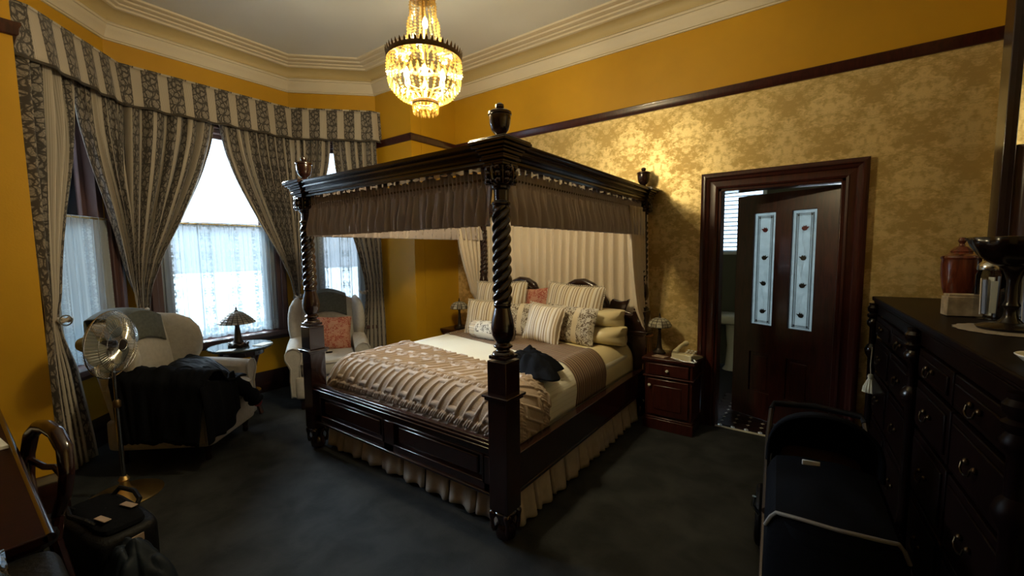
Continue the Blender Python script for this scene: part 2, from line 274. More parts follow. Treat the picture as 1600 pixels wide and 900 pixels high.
# ---------------------------------------------------------------- mesh builder
def vlerp(a, b, t): return tuple(a[i]+(b[i]-a[i])*t for i in range(len(a)))
class MB:
    def __init__(s): s.v, s.f, s.uv, s.mi, s.cur = [], [], [], [], 0
    def add(s, vs, fs, uvs=None):
        o = len(s.v); s.v += [tuple(x) for x in vs]; s.uv += (uvs if uvs else [(0, 0)]*len(vs))
        for f in fs: s.f.append(tuple(i+o for i in f)); s.mi.append(s.cur)
        return s
    def box(s, c, d, rz=0, rx=0, taper=1.0):
        hx, hy, hz = d[0]/2, d[1]/2, d[2]/2; vs = []
        m = Matrix.Translation(c) @ Matrix.Rotation(rz, 4, 'Z') @ Matrix.Rotation(rx, 4, 'X')
        for z in (-hz, hz):
            k = taper if z < 0 else 1
            for x, y in ((-hx*k, -hy*k), (hx*k, -hy*k), (hx*k, hy*k), (-hx*k, hy*k)): vs.append(m @ Vector((x, y, z)))
        return s.add(vs, [(3, 2, 1, 0), (4, 5, 6, 7), (0, 1, 5, 4), (1, 2, 6, 5), (2, 3, 7, 6), (3, 0, 4, 7)], [(v.x-c[0], v.z) for v in vs])
    def grid(s, fn, nu, nv, cu=False, cv=False, uv=None, flip=False):
        vs, uvs = [], []
        for j in range(nv if cv else nv+1):
            for i in range(nu if cu else nu+1):
                a, b = i/nu, j/nv; vs.append(fn(a, b)); uvs.append(uv(a, b) if uv else (a, b))
        w = nu if cu else nu+1; h = nv if cv else nv+1; fs = []
        for j in range(nv):
            for i in range(nu):
                q = (j*w+i, j*w+(i+1) % w, ((j+1) % h)*w+(i+1) % w, ((j+1) % h)*w+i); fs.append(q[::-1] if flip else q)
        return s.add(vs, fs, uvs)
    def lathe(s, prof, seg=24, at=(0, 0, 0), rf=None, rot=None, cap=True):
        vs = []; T = Matrix.Translation(at) @ (rot.to_4x4() if rot else Matrix())
        for r, z in prof:
            for k in range(seg):
                a = 2*PI*k/seg; rr = r*(rf(a, z) if rf else 1); vs.append(T @ Vector((rr*math.cos(a), rr*math.sin(a), z)))
        fs = [(j*seg+k, j*seg+(k+1) % seg, (j+1)*seg+(k+1) % seg, (j+1)*seg+k) for j in range(len(prof)-1) for k in range(seg)]
        if cap: fs += [tuple(range(seg))[::-1], tuple(range((len(prof)-1)*seg, len(prof)*seg))]
        uv = [(k/seg, z) for r, z in prof for k in range(seg)]
        return s.add(vs, fs, uv)
    def tube(s, pts, r, seg=8, closed=False, rf=None):
        P = [Vector(p) for p in pts]; n = len(P); vs = []; prev = None
        for i, p in enumerate(P):
            if closed: t = (P[(i+1) % n]-P[i-1])
            else: t = P[min(i+1, n-1)]-P[max(i-1, 0)]
            t.normalize()
            if prev is None: a = Vector((0, 0, 1)) if abs(t.z) < .9 else Vector((1, 0, 0)); x = a.cross(t).normalized()
            else: x = (prev-t*prev.dot(t)).normalized()
            prev = x; y = t.cross(x); rr = r[i] if isinstance(r, (list, tuple)) else r
            for k in range(seg):
                a = 2*PI*k/seg; vs.append(p+(x*math.cos(a)+y*math.sin(a))*rr)
        m = n if closed else n-1
        fs = [(i*seg+k, i*seg+(k+1) % seg, ((i+1) % n)*seg+(k+1) % seg, ((i+1) % n)*seg+k) for i in range(m) for k in range(seg)]
        if not closed: fs += [tuple(range(seg))[::-1], tuple(range((n-1)*seg, n*seg))]
        return s.add(vs, fs)
    def sweep(s, prof, path, closed=False, closeprof=True, uvs=None):
        """prof = [(inward offset, z)], path = [(x,y)] with the room on the right-hand side"""
        n = len(path); P = [Vector(p) for p in path]; mit = []
        for i in range(n):
            d1 = (P[i]-P[i-1]).normalized() if (closed or i > 0) else None
            d2 = (P[(i+1) % n]-P[i]).normalized() if (closed or i < n-1) else None
            nn = [Vector((d.y, -d.x)) for d in (d1, d2) if d is not None]
            b = sum(nn, Vector((0, 0))).normalized(); mit.append(b/max(.3, b.dot(nn[0])))
        k = len(prof); vs, uv, L = [], [], 0
        for i in range(n):
            if i: L += (P[i]-P[i-1]).length
            for d, z in prof: vs.append((P[i].x+mit[i].x*d, P[i].y+mit[i].y*d, z)); uv.append((L, z))
        kk = k if closeprof else k-1
        fs = [(i*k+j, i*k+(j+1) % k, ((i+1) % n)*k+(j+1) % k, ((i+1) % n)*k+j) for i in range(n if closed else n-1) for j in range(kk)]
        if closeprof and not closed: fs += [tuple(range(k))[::-1], tuple(range((n-1)*k, n*k))]
        return s.add(vs, fs, uv)
    def extr(s, poly, y0, y1, T=None):
        """extrude an (x,z) outline between y0 and y1"""
        n = len(poly); T = T or Matrix(); vs = [T @ Vector((x, y0, z)) for x, z in poly]+[T @ Vector((x, y1, z)) for x, z in poly]
        fs = [tuple(range(n)), tuple(range(n, 2*n))[::-1]]+[(i, i+n, (i+1) % n+n, (i+1) % n) for i in range(n)]
        return s.add(vs, fs, [(x, z) for x, z in poly]*2)
    def sell(s, c, h, e1=.4, e2=.4, nu=28, nv=16, T=None):
        """superellipsoid"""
        def sp(x, e): return math.copysign(abs(x)**e, x)
        T = T or Matrix(); vs = []; c = Vector(c)
        def fn(a, b):
            th, ph = 2*PI*a, -PI/2+PI*b*.999+.0005
            return T @ (c+Vector((h[0]*sp(math.cos(ph), e1)*sp(math.cos(th), e2), h[1]*sp(math.cos(ph), e1)*sp(math.sin(th), e2), h[2]*sp(math.sin(ph), e1))))
        return s.grid(fn, nu, nv, cu=True, uv=lambda a, b: (a, b))
    def build(s, name, m, parent=None, smooth=True, bev=0, kind=None, world=False, label=None, solid=0, auto=True):
        me = bpy.data.meshes.new(name); vs = s.v
        if world and parent is not None:
            T = Matrix(); q = parent
            while q: T = Matrix.Translation(q.location) @ q.rotation_euler.to_matrix().to_4x4() @ T; q = q.parent
            inv = T.inverted()
            vs = [inv @ Vector(v) for v in vs]
        me.from_pydata([tuple(v) for v in vs], [], s.f)
        ms = m if isinstance(m, (list, tuple)) else [m]
        for x in ms: me.materials.append(x)
        if len(ms) > 1: me.polygons.foreach_set('material_index', s.mi)
        uvl = me.uv_layers.new(name='UVMap'); buf = []
        for lp in me.loops: buf += s.uv[lp.vertex_index]
        uvl.data.foreach_set('uv', buf)
        if smooth:
            me.polygons.foreach_set('use_smooth', [True]*len(me.polygons))
            if auto: me.set_sharp_from_angle(angle=math.radians(38))
        o = bpy.data.objects.new(name, me); COL.objects.link(o)
        if parent: o.parent = parent
        if bev: b = o.modifiers.new('b', 'BEVEL'); b.width = bev; b.segments = 2; b.limit_method = 'ANGLE'; b.angle_limit = math.radians(50)
        if solid: b = o.modifiers.new('s', 'SOLIDIFY'); b.thickness = solid; b.offset = 0
        if kind: o['kind'] = kind
        if label: o['label'] = label
        return o
def tag(o, label, cat, group=None, kind=None):
    o['label'] = label; o['category'] = cat
    if group: o['group'] = group
    if kind: o['kind'] = kind
    return o
def thing(name, label, cat, loc=(0, 0, 0), rz=0, group=None):
    o = bpy.data.objects.new(name, None); COL.objects.link(o); o.location = loc; o.rotation_euler = (0, 0, rz); o.empty_display_size = .1
    return tag(o, label, cat, group)
def struct(o): o['kind'] = 'structure'; return o
def kids(o): return [c for c in bpy.data.objects if c.parent == o]
def dup(o, parent=None, loc=None, rz=None):
    c = o.copy(); COL.objects.link(c)
    if parent is not None: c.parent = parent
    if loc is not None: c.location = loc
    if rz is not None: c.rotation_euler = (0, 0, rz)
    for k in kids(o): dup(k, c)
    return c
def sm(t): t = max(0, min(1, t)); return t*t*(3-2*t)
# ================================================================ ROOM
XL, XR, YB, YF, ZC = -3.62, .95, 3.82, -1.6, 3.58
def wall(name, A, B, z0, z1, holes=(), th=.16, m=None, ext=(0, 0), parent=None, off=0.0):
    """wall slab from A to B with the room on the right-hand side; holes = (s0,s1,z0,z1)"""
    A, B = Vector(A), Vector(B); d = (B-A).normalized(); n = Vector((-d.y, d.x)); L = (B-A).length
    mb = MB(); cuts = sorted({-ext[0], L+ext[1], *[h[0] for h in holes], *[h[1] for h in holes]})
    zs = sorted({z0, z1, *([2.74] if isinstance(m, (list, tuple)) else []), *[h[2] for h in holes], *[h[3] for h in holes]})
    for a, b in zip(cuts, cuts[1:]):
        for c, e in zip(zs, zs[1:]):
            mid = ((a+b)/2, (c+e)/2)
            if any(h[0] < mid[0] < h[1] and h[2] < mid[1] < h[3] for h in holes): continue
            mb.cur = 1 if (isinstance(m, (list, tuple)) and mid[1] > 2.74) else 0
            p = A+d*(a+b)/2+n*(th/2+off)
            mb.box((p.x, p.y, (c+e)/2), (b-a, th, e-c), math.atan2(d.y, d.x))
    return struct(mb.build(name, m or M['gold'], smooth=False, parent=parent))
B0, B1, B2, B3 = BAY
wall('wall_left_front', (XL, YF), (XL, .35), 0, ZC, ext=(0, -.001))
wall('wall_bay_return_front', (XL, .35), (-4.26, .35), 0, ZC, th=.14, ext=(-.002, .05))
SILL, HEAD = .66, 2.74
L1 = (Vector(B1)-Vector(B0)).length; L3 = (Vector(B3)-Vector(B2)).length; L2 = B2[1]-B1[1]
wall('wall_bay_front', B0, B1, 0, ZC, [(L1/2-.29, L1/2+.29, SILL, HEAD)], ext=(.03, .05))
wall('wall_bay_center', B1, B2, 0, ZC, [(L2/2-.5, L2/2+.5, SILL, HEAD)], ext=(.05, .05))
wall('wall_bay_back', B2, B3, 0, ZC, [(L3/2-.29, L3/2+.29, SILL, HEAD)], ext=(.05, .03))
wall('wall_bay_return_back', B3, (XL, 3.137), 0, ZC, th=.14, ext=(.05, -.002))
wall('wall_left_back', (XL, 3.137), (XL, YB), 0, ZC, ext=(-.141, .0))
DX0, DX1, DH = -.70, .115, 1.985
wall('wall_back', (XL, YB), (XR, YB), 0, ZC, [(DX0-XL, DX1-XL, -.01, DH)], th=.13, m=[M['paper'], M['gold']], ext=(.16, .1))
wall('wall_right', (XR, YB), (XR, YF), 0, ZC, m=[M['paper'], M['gold']], ext=(.13, .1))
wall('wall_front', (XR, YF), (XL, YF), 0, ZC, m=[M['absorber'], M['gold']], ext=(.1, .1))  # unseen wall, lower part made dark to soak up bounce light
mb = MB(); mb.box((-1.9, 1.1, -.06), (6.3, 5.45, .12)); struct(mb.build('floor', M['carpet'], smooth=False))
mb = MB(); mb.box((-1.9, 1.1, ZC+.05), (6.4, 5.7, .1)); struct(mb.build('ceiling', M['ceil'], smooth=False))
ROOM = [(XL, YF), (XL, .35), B0, B1, B2, B3, (XL, 3.137), (XL, YB), (XR, YB), (XR, YF)]
lo = [(-.02, 3.292), (.016, 3.292), (.018, 3.302), (.028, 3.305), (.030, 3.322), (.036, 3.345), (.05, 3.368), (.060, 3.388), (.062, 3.40), (.074, 3.402), (.076, 3.418), (.062, 3.432), (-.02, 3.432)]
MB().sweep(lo, ROOM, True).build('trim_1', M['plaster'], kind='structure')
co = [(-.02, 3.425), (.062, 3.430), (.068, 3.462), (.088, 3.492), (.125, 3.512), (.165, 3.520), (.165, 3.56), (-.02, 3.6)]
MB().sweep(co, ROOM, True).build('trim_2', M['cove'], kind='structure')
hi = [(-.02, 3.57), (.14, 3.512), (.142, 3.508), (.165, 3.510), (.168, 3.526), (.200, 3.530), (.204, 3.542), (.214, 3.540), (.25, 3.548), (.256, 3.560), (.268, 3.558), (.300, 3.566), (.312, 3.60), (-.02, 3.60)]
MB().sweep(hi, ROOM, True).build('trim_3', M['plaster'], kind='structure')
PR = [(-4.26, .35), (XL, .35), (XL, YF), (XR, YF), (XR, YB), (XL, YB), (XL, 3.137), (-4.22, 3.137)][::-1]
rail = [(-.01, 2.706), (.014, 2.706), (.022, 2.715), (.024, 2.745), (.034, 2.762), (.034, 2.776), (-.01, 2.776)]
MB().sweep(rail, PR).build('trim_4', M['redwood'], kind='structure')
skirt = [(-.01, 0), (.028, 0), (.028, .17), (.018, .19), (.016, .21), (.008, .225), (-.01, .225)]
MB().sweep(skirt, [(DX1+.13, YB), (XR, YB), (XR, YF), (XL, YF), (XL, .35), B0, B1, B2, B3, (XL, 3.137), (XL, YB), (DX0-.13, YB)]).build('baseboard_main', M['mahog'], kind='structure')

# ---- windows of the bay
def window(name, A, B, w, nsash):
    A, B = Vector(A), Vector(B); d = (B-A).normalized(); L = (B-A).length; c = (A+B)/2; a = math.atan2(d.y, d.x); n = Vector((-d.y, d.x))
    root = bpy.data.objects.new(name, None); COL.objects.link(root); root['kind'] = 'structure'
    root.location = (c.x, c.y, 0); root.rotation_euler = (0, 0, a)             # local: x along, +y outward, z up
    z0, z1 = SILL, HEAD; h = w/2
    mb = MB()                                                                     # architrave inside the room
    for x in (-h-.055, h+.055): mb.box((x, -.012, (z0+z1)/2+.03), (.11, .05, z1-z0+.1)); mb.box((x*1.02, -.045, (z0+z1)/2+.03), (.05, .03, z1-z0+.1))
    mb.box((0, -.012, z1+.05), (w+.22, .05, .1)); mb.build('architrave', M['plum'], root, bev=.006, kind='structure')
    mb = MB()
    for x in (-h+.03, h-.03): mb.box((x, .07, (z0+z1)/2), (.06, .13, z1-z0))
    mb.box((0, .07, z1-.02), (w, .13, .04)); mb.build('frame', M['plum'], root, bev=.004, kind='structure')
    mb = MB(); mb.box((0, -.03, z0-.02), (w+.26, .19, .045)); mb.box((0, -.02, z0-.065), (w+.2, .06, .05)); mb.build('window_sill', M['plum'], root, bev=.006, kind='structure')
    zm = 1.80
    for k, (s0, s1, y) in enumerate(((z0, zm+.02, .06), (zm-.02, z1-.04, .10))):
        mb = MB(); iw = w-.12
        for x in (-iw/2+.02, iw/2-.02): mb.box((x, y, (s0+s1)/2), (.045, .035, s1-s0))
        for z in (s0+.02, s1-.02): mb.box((0, y, z), (iw, .035, .04))
        sh = mb.build('sash', M['plum'], root, bev=.003, kind='structure')
        MB().box((0, y, (s0+s1)/2), (iw-.08, .004, s1-s0-.07)).build('pane', M['glass'], sh, smooth=False)
    return root
window('window_1', B0, B1, .58, 1); window('window_2', B1, B2, 1.0, 1); window('window_3', B2, B3, .58, 1)
MB().box((0, 0, -.75), (120, 120, .2)).build('ground', M['grass'], smooth=False)['kind'] = 'structure'

# ---- door casing, door leaf, bathroom behind
casing = [(-.005, 0), (.030, 0), (.034, .012), (.030, .03), (.022, .036), (.022, .060), (.016, .075), (.02, .09), (.026, .105), (.024, .12), (-.005, .12)]
def case_strip(path3):
    pass
mb = MB(); cw = .125
def casing_bar(mb, a, b, out, ma, mb_):
    """bar between a and b (x,z) on the wall face, profile measured outwards from the opening edge"""
    a, b, out = Vector(a), Vector(b), Vector(out); d = (b-a).normalized(); vs = []
    for p, q, mt in ((a, 0, ma), (b, 1, mb_)):
        for dep, o in [(-.005, 0), (.022, 0), (.026, .014), (.020, .022), (.020, .058), (.030, .066), (.034, .085), (.044, .092), (.046, .112), (.038, cw), (-.005, cw)]:
            v = p+out*o+(d*(o if q else -o) if mt else Vector((0, 0))); vs.append((v.x, YB-dep, v.y))
    k = 11; mb.add(vs, [(i, (i+1) % k, (i+1) % k+k, i+k) for i in range(k)]+[tuple(range(k)), tuple(range(k, 2*k))])
casing_bar(mb, (DX0, 0), (DX0, DH), (-1, 0), 0, 1); casing_bar(mb, (DX1, DH), (DX1, 0), (1, 0), 1, 0); casing_bar(mb, (DX0, DH), (DX1, DH), (0, 1), 1, 1)
dr = bpy.data.objects.new('door_1', None); COL.objects.link(dr); dr['kind'] = 'structure'; dr.location = (DX0, YB, 0)
mb.build('casing', M['redwood'], dr, world=True, kind='structure')
mb = MB(); yj = YB+.065
mb.box((DX0+.012, yj, DH/2), (.024, .15, DH)); mb.box((DX1-.012, yj, DH/2), (.024, .15, DH)); mb.box(((DX0+DX1)/2, yj, DH-.012), (DX1-DX0, .15, .024))
mb.build('jamb', M['redwood'], dr, world=True, bev=.003, kind='structure')
MB().box(((DX0+DX1)/2, YB+.005, .004), (DX1-DX0-.02, .022, .009)).build('threshold_strip', M['card'], dr, world=True, bev=.002, kind='structure')
# leaf, hinged on the right jamb, 24 degrees open into the bathroom
ang = math.radians(24); LW, LH = .785, 1.945
lf = bpy.data.objects.new('door_2', None); COL.objects.link(lf); lf['kind'] = 'structure'; lf.location = (DX1-.012, YB+.15, 0); lf.rotation_euler = (0, 0, PI-ang)
# local x from hinge to free edge, z up; glass 1 nearer hinge
G1, G2, GZ = (.152, .328), (.457, .633), (.832, 1.80)
mb = MB(); T_ = .042
for a, b in ((0, G1[0]), (G1[1], G2[0]), (G2[1], LW)): mb.box(((a+b)/2, 0, LH/2+.01), (b-a, T_, LH))
mb.box((LW/2, 0, (GZ[1]+LH)/2+.003), (LW-.01, T_*.99, LH-GZ[1]+.012)); mb.box((LW/2, 0, .72), (LW-.01, T_*.99, .25)); mb.box((LW/2, 0, .13), (LW-.01, T_*.99, .24))
mb.build('door_frame', M['redwood'], lf, bev=.004, kind='structure')
for a, b in (G1, G2):
    mb = MB(); mb.box(((a+b)/2, 0, .42), (b-a, .016, .36)); mb.box(((a+b)/2, 0, .42), (b-a-.05, .030, .30)); mb.build('lower_panel', M['redwood'], lf, bev=.006, kind='structure')
    g = MB().box(((a+b)/2, 0, sum(GZ)/2), (b-a, .006, GZ[1]-GZ[0])).build('door_glass', M['frost'], lf, smooth=False)
    mb = MB(); xc = (a+b)/2
    for sd in (-1, 1):
        for o, w_ in ((.046, .0022), (.058, .0014), (.063, .0014)): mb.box((xc+sd*o, 0, sum(GZ)/2), (w_, .009, GZ[1]-GZ[0]-.05))
        for z in (GZ[0]+.03, GZ[1]-.03): mb.box((xc, 0, z), (.13, .009, .002)); mb.box((xc+sd*.048, 0, z+(.012 if z < 1 else -.012)), (.011, .0095, .011))
    for z in (GZ[0]+.042, GZ[1]-.042): mb.box((xc, 0, z), (.10, .009, .002))
    # curling stems
    mb.tube([(xc+.012*math.sin(t*PI*5)*(1 if a < .2 else -1), 0, GZ[0]+.12+t*.70) for t in [i/60 for i in range(61)]], .0011, 5)
    for z in (1.08, 1.34, 1.60):
        mb.tube([(xc+.030*math.sin(t*PI), 0, z-.06+t*.10) for t in [i/12 for i in range(13)]], .001, 4); mb.tube([(xc-.030*math.sin(t*PI), 0, z-.14+t*.10) for t in [i/12 for i in range(13)]], .001, 4)
    mb.build('lead_line', M['lead'], g)
    for kz, z in enumerate((.96, 1.20, 1.42, 1.655)):
        tul = [(0, -.020), (.014, -.016), (.021, -.004), (.034, .010), (.014, .009), (.010, .022), (0, .012), (-.008, .020), (-.013, .006), (-.018, .014), (-.022, -.004), (-.013, -.017)]
        s_ = 1 if (kz+(a < .2)) % 2 else -1
        m2 = MB(); m2.extr([(xc+s_*x*1.0, z+zz*1.0) for x, zz in tul], -.0055, .0055)
        m2.build('tulip_motif', M['ruby'] if kz == 3 else (M['lead'] if kz != 2 else M['olive']), g, smooth=False, label='small tulip shaped piece of coloured glass')
mb = MB(); mb.tube([(LW-.05, -.03, 1.0), (LW-.05, -.055, 1.0), (LW-.14, -.055, 1.0)], .008, 8); mb.box((LW-.05, -.024, 1.0), (.035, .006, .13)); mb.build('door_handle', M['dkbrass'], lf, bev=.002)
# bathroom shell
wall('wall_bathroom_left', (-1.7, 3.95), (-1.7, 6.0), 0, 2.7, m=M['bathwall'], ext=(-.002, .0))
wall('wall_bathroom_back', (-1.7, 6.0), (1.0, 6.0), 0, 2.7, [(.55, 1.13, 1.44, 2.25), (1.35, 2.2, 1.0, 1.95)], m=M['bathwall'], th=.12, ext=(.16, .1))
wall('wall_bathroom_right', (1.0, 6.0), (1.0, 3.95), 0, 2.7, m=M['bathwall'], th=.1, ext=(-.0, -.002))
MB().box((-.35, 5.0, 2.74), (2.9, 2.3, .08)).build('ceiling_bathroom', M['bathwall'], smooth=False)['kind'] = 'structure'
fb = struct(MB().box((-.35, 5.04, -.055), (2.9, 2.18, .09)).build('floor_bathroom', M['grout'], smooth=False))
P_ = .1; m_t = MB(); c_ = .018; hh = P_/2-.0015
m_t.extr([(-hh+c_, -hh), (hh-c_, -hh), (hh, -hh+c_), (hh, hh-c_), (hh-c_, hh), (-hh+c_, hh), (-hh, hh-c_), (-hh, -hh+c_)], -.006, .006, Matrix.Rotation(PI/2, 4, 'X'))
tl = m_t.build('floor_tile', M['tile'], smooth=False); dt = MB().box((0, 0, 0), (.021, .021, .012), PI/4).build('dot_tile', M['dot'], smooth=False)
NX, NY = 9, 9; first = True
for i in range(NX):
    for j in range(NY):
        o = tl if (i == 0 and j == 0) else tl.copy(); q = dt if (i == 0 and j == 0) else dt.copy()
        if i or j: COL.objects.link(o); COL.objects.link(q)
        o.parent = fb; q.parent = fb
        o.location = (-.70+i*P_, 3.94+j*P_, -.006); q.location = (-.65+i*P_, 3.89+j*P_, -.0055)
# bathroom window and blind
wb = bpy.data.objects.new('window_4', None); COL.objects.link(wb); wb['kind'] = 'structure'; wb.location = (-.86, 6.0, 0)
mb = MB()
for x in (-.275, .275): mb.box((x, .03, 1.845), (.045, .1, .83))
for z in (1.45, 2.235): mb.box((0, .03, z), (.58, .1, .04))
mb.build('frame', M['paperw'], wb, bev=.003, kind='structure'); MB().box((0, .06, 1.845), (.53, .005, .76)).build('pane', M['glass'], wb, smooth=False)
wb2 = bpy.data.objects.new('window_5_added', None); COL.objects.link(wb2); wb2['kind'] = 'structure'; wb2.location = (.075, 6.0, 0)  # unseen window, added behind the door leaf so its glass glows
mb = MB()
for x in (-.41, .41): mb.box((x, .03, 1.475), (.045, .1, .95))
for z in (1.01, 1.935): mb.box((0, .03, z), (.85, .1, .04))
mb.build('frame', M['paperw'], wb2, bev=.003, kind='structure'); MB().box((0, .06, 1.475), (.79, .005, .92)).build('pane', M['glass'], wb2, smooth=False)
bl = thing('venetian_blind', 'white venetian blind at the small window beyond the half open bathroom door', 'blind', (-.86, 5.97, 0))
MB().box((0, 0, 2.27), (.56, .05, .045)).build('head_rail', M['paperw'], bl, bev=.004)
sl = MB().box((0, 0, 0), (.54, .034, .002), 0, math.radians(28)).build('slat', M['blind'], bl, smooth=False); sl.location = (0, 0, 2.20)
for k in range(1, 15):
    o = sl.copy(); COL.objects.link(o); o.parent = bl; o.location = (0, 0, 2.20-k*.052)
MB().box((0, 0, 1.435), (.55, .03, .02)).build('bottom_rail', M['paperw'], bl, bev=.003)
rl = MB().tube([(-1.68, 5.25, 2.08), (-.245, 4.818, 2.08)], .011, 10).build('shower_curtain_rail', M['paperw'], None); tag(rl, 'white curtain rail high in the dark bathroom behind the door', 'curtain rail')
vb = thing('wash_basin', 'white basin edge below the blind seen past the bathroom door edge', 'basin', (-.86, 5.78, 0))
mb = MB(); mb.sell((0, 0, .64), (.24, .17, .07), .5, .6); mb.build('bowl', M['porcelain'], vb); MB().lathe([(.10, 0), (.07, .05), (.055, .3), (.08, .58)], 20).build('pedestal', M['porcelain'], vb)
# ================================================================ VALANCE, CURTAINS, LACE
def inset(path, d):
    """offset an open polyline to its right-hand side"""
    P = [Vector(p) for p in path]; out = []
    for i in range(len(P)):
        ds = []
        if i: ds.append((P[i]-P[i-1]).normalized())
        if i < len(P)-1: ds.append((P[i+1]-P[i]).normalized())
        nn = [Vector((x.y, -x.x)) for x in ds]; b = sum(nn, Vector((0, 0))).normalized(); out.append(P[i]+b*(d/b.dot(nn[0])))
    return out
def along(path, s):
    P = path
    for a, b in zip(P, P[1:]):
        L = (b-a).length
        if s <= L or b is P[-1]: return a+(b-a)*(s/L), (b-a).normalized()
        s -= L
vp = inset([B0, B1, B2, B3], .135)
vpath = [Vector((-4.085, .36)), Vector((-4.12, .475)), vp[1], vp[2], Vector((-4.15, 3.03)), Vector((-4.13, 3.13))]
VL = sum((b-a).length for a, b in zip(vpath, vpath[1:]))
def vfn(a, b):
    s = a*VL; p, d = along(vpath, s); n = Vector((d.y, -d.x))
    w = .007*math.sin(s*2*PI/.185*1.0)+.004*math.sin(s*33+1.3)
    o = p+n*(.0+b*.035+w*(.3+b))
    return (o.x, o.y, 3.085-b*.335-.004*math.sin(s*21)*b)
vt = thing('window_pelmet', 'striped floral fabric valance running round the top of the bay window', 'valance', (-4.4, 1.7, 3.08))
MB().grid(vfn, 460, 8, uv=lambda a, b: (a*VL*1.02, -b*.34)).build('valance_cloth', M['drape'], vt, world=True, solid=.004)
def vh(a, b):
    s = a*VL; x, y, z = vfn(a, 1.0); return (x, y, z-.008+b*.018)
MB().grid(vh, 300, 1).build('hem_piping', simple('dark_hem', (.05, .04, .03), .8), vt, world=True, solid=.01)
MB().sweep([(-.02, 3.075), (.006, 3.075), (.006, 3.09), (-.02, 3.09)], vpath).build('pelmet_board', M['drape'], vt, world=True)
def drape(parent, rows, n, W_, H_, m, nu=150, nv=60, amp=.028, seed=0, sharp=1.0, name='curtain_cloth', side=1):
    """rows = [(v, (ax,ay,z), (bx,by,z), amp_scale)], u runs a->b; pleats along the horizontal normal"""
    rr = random.Random(seed); ph = [rr.uniform(-.5, .5) for _ in range(40)]
    def fn(a, b):
        i = 0
        while i < len(rows)-2 and b > rows[i+1][0]: i += 1
        r, q = rows[i], rows[i+1]; t = (b-r[0])/(q[0]-r[0])
        # catmull style smoothing with neighbours
        rp = rows[i-1] if i else r; qn = rows[i+2] if i+2 < len(rows) else q
        def cm(k, c):
            p0, p1, p2, p3 = rp[k][c], r[k][c], q[k][c], qn[k][c]
            return .5*((2*p1)+(-p0+p2)*t+(2*p0-5*p1+4*p2-p3)*t*t+(-p0+3*p1-3*p2+p3)*t**3)
        A = Vector([cm(1, c) for c in range(3)]); B = Vector([cm(2, c) for c in range(3)]); A.z = r[1][2]+(q[1][2]-r[1][2])*t; B.z = r[2][2]+(q[2][2]-r[2][2])*t
        am = (r[3]+(q[3]-r[3])*t)*amp
        d = B-A; nn = Vector((d.y, -d.x, 0)); nn = nn.normalized() if nn.length > 1e-6 else Vector((1, 0, 0))
        x = a*n+.25*math.sin(a*5+ph[0]*6)+.12*math.sin(b*3+a*9)
        w = math.sin(2*PI*x); w = math.copysign(abs(w)**sharp, w)+.35*math.sin(2*PI*x*2+ph[1]*6+b*1.5)
        al = a+.018*math.sin(2*PI*x*2)/n*6*0.3
        P = A+(B-A)*al+nn*side*w*am
        return P
    return MB().grid(fn, nu, nv, uv=lambda a, b: (a*W_, -b*H_)).build(name, m, parent, world=True, solid=.003)
def tieback(parent, p, r=.05, knob=True):
    mb = MB(); mb.tube([(p[0]+r*math.cos(t)*1.0, p[1]+r*math.sin(t), p[2]+.012*math.sin(t*2)) for t in [2*PI*i/24 for i in range(24)]], .011, 8, True)
    mb.build('tieback', M['drape'], parent, world=True)
    if knob: MB().sell((p[0]+r*.8, p[1]-r*.1, p[2]), (.026, .026, .024), .9, .9, 14, 8).build('knot', M['drape'], parent, world=True)
    else: MB().tube([(p[0]+.045+.0*t, p[1]+.030*math.cos(t), p[2]+.034*math.sin(t)) for t in [2*PI*i/20 for i in range(20)]], .0045, 6, True).build('holdback_ring', M['chrome'], parent, world=True)
n1 = Vector((.704, .71)); n2 = Vector((1, 0)); n3 = Vector((.707, -.707))
d1 = (Vector(B1)-Vector(B0)).normalized(); d3 = (Vector(B3)-Vector(B2)).normalized()
def F1(s, o): p = Vector(B0)+d1*s+n1*o; return (p.x, p.y)
def F2(s, o): p = Vector(B1)+Vector((0, 1))*s+n2*o; return (p.x, p.y)
def F3(s, o): p = Vector(B2)+d3*s+n3*o; return (p.x, p.y)
ZT = 2.80
c = thing('window_curtain', 'floral striped drape against the yellow pier at far left, brushing the floor', 'curtain', (-3.9, .5, 0))
drape(c, [(0, (-4.07, .40, ZT), F1(L1/2, .09)+(ZT,), 1), (.25, (-4.08, .40, 2.3), F1(L1/2-.03, .09)+(2.3,), 1), (.50, (-4.09, .41, 1.7), F1(.22, .10)+(1.7,), .9), (.66, (-4.11, .42, 1.22), F1(.10, .12)+(1.22,), .6), (.72, (-4.12, .42, 1.05), F1(.05, .13)+(1.05,), .5), (.82, (-4.08, .40, .7), F1(.16, .13)+(.7,), .8), (1, (-4.04, .40, .03), F1(.24, .14)+(.03,), 1)], 5, 1.25, 2.8, M['drape'], seed=3, amp=.034)
tieback(c, (-4.165, .50, 1.07), .032, False)
c = thing('window_curtain', 'floral striped drape swept back between the left and middle bay windows', 'curtain', (-4.75, 1.0, 0))
drape(c, [(0, F1(L1/2, .09)+(ZT,), F2(.05, .13)+(ZT,), 1), (.2, F1(L1/2+.04, .09)+(2.4,), F2(.05, .13)+(2.4,), 1), (.5, F1(L1/2+.22, .09)+(1.8,), F2(.07, .13)+(1.8,), .9), (.8, F1(L1-.10, .10)+(1.3,), F2(.06, .13)+(1.3,), .6), (1, F1(L1-.02, .12)+(1.02,), F2(.06, .12)+(1.02,), .35)], 4, 1.1, 1.8, M['drape'], seed=8, name='left_cloth')
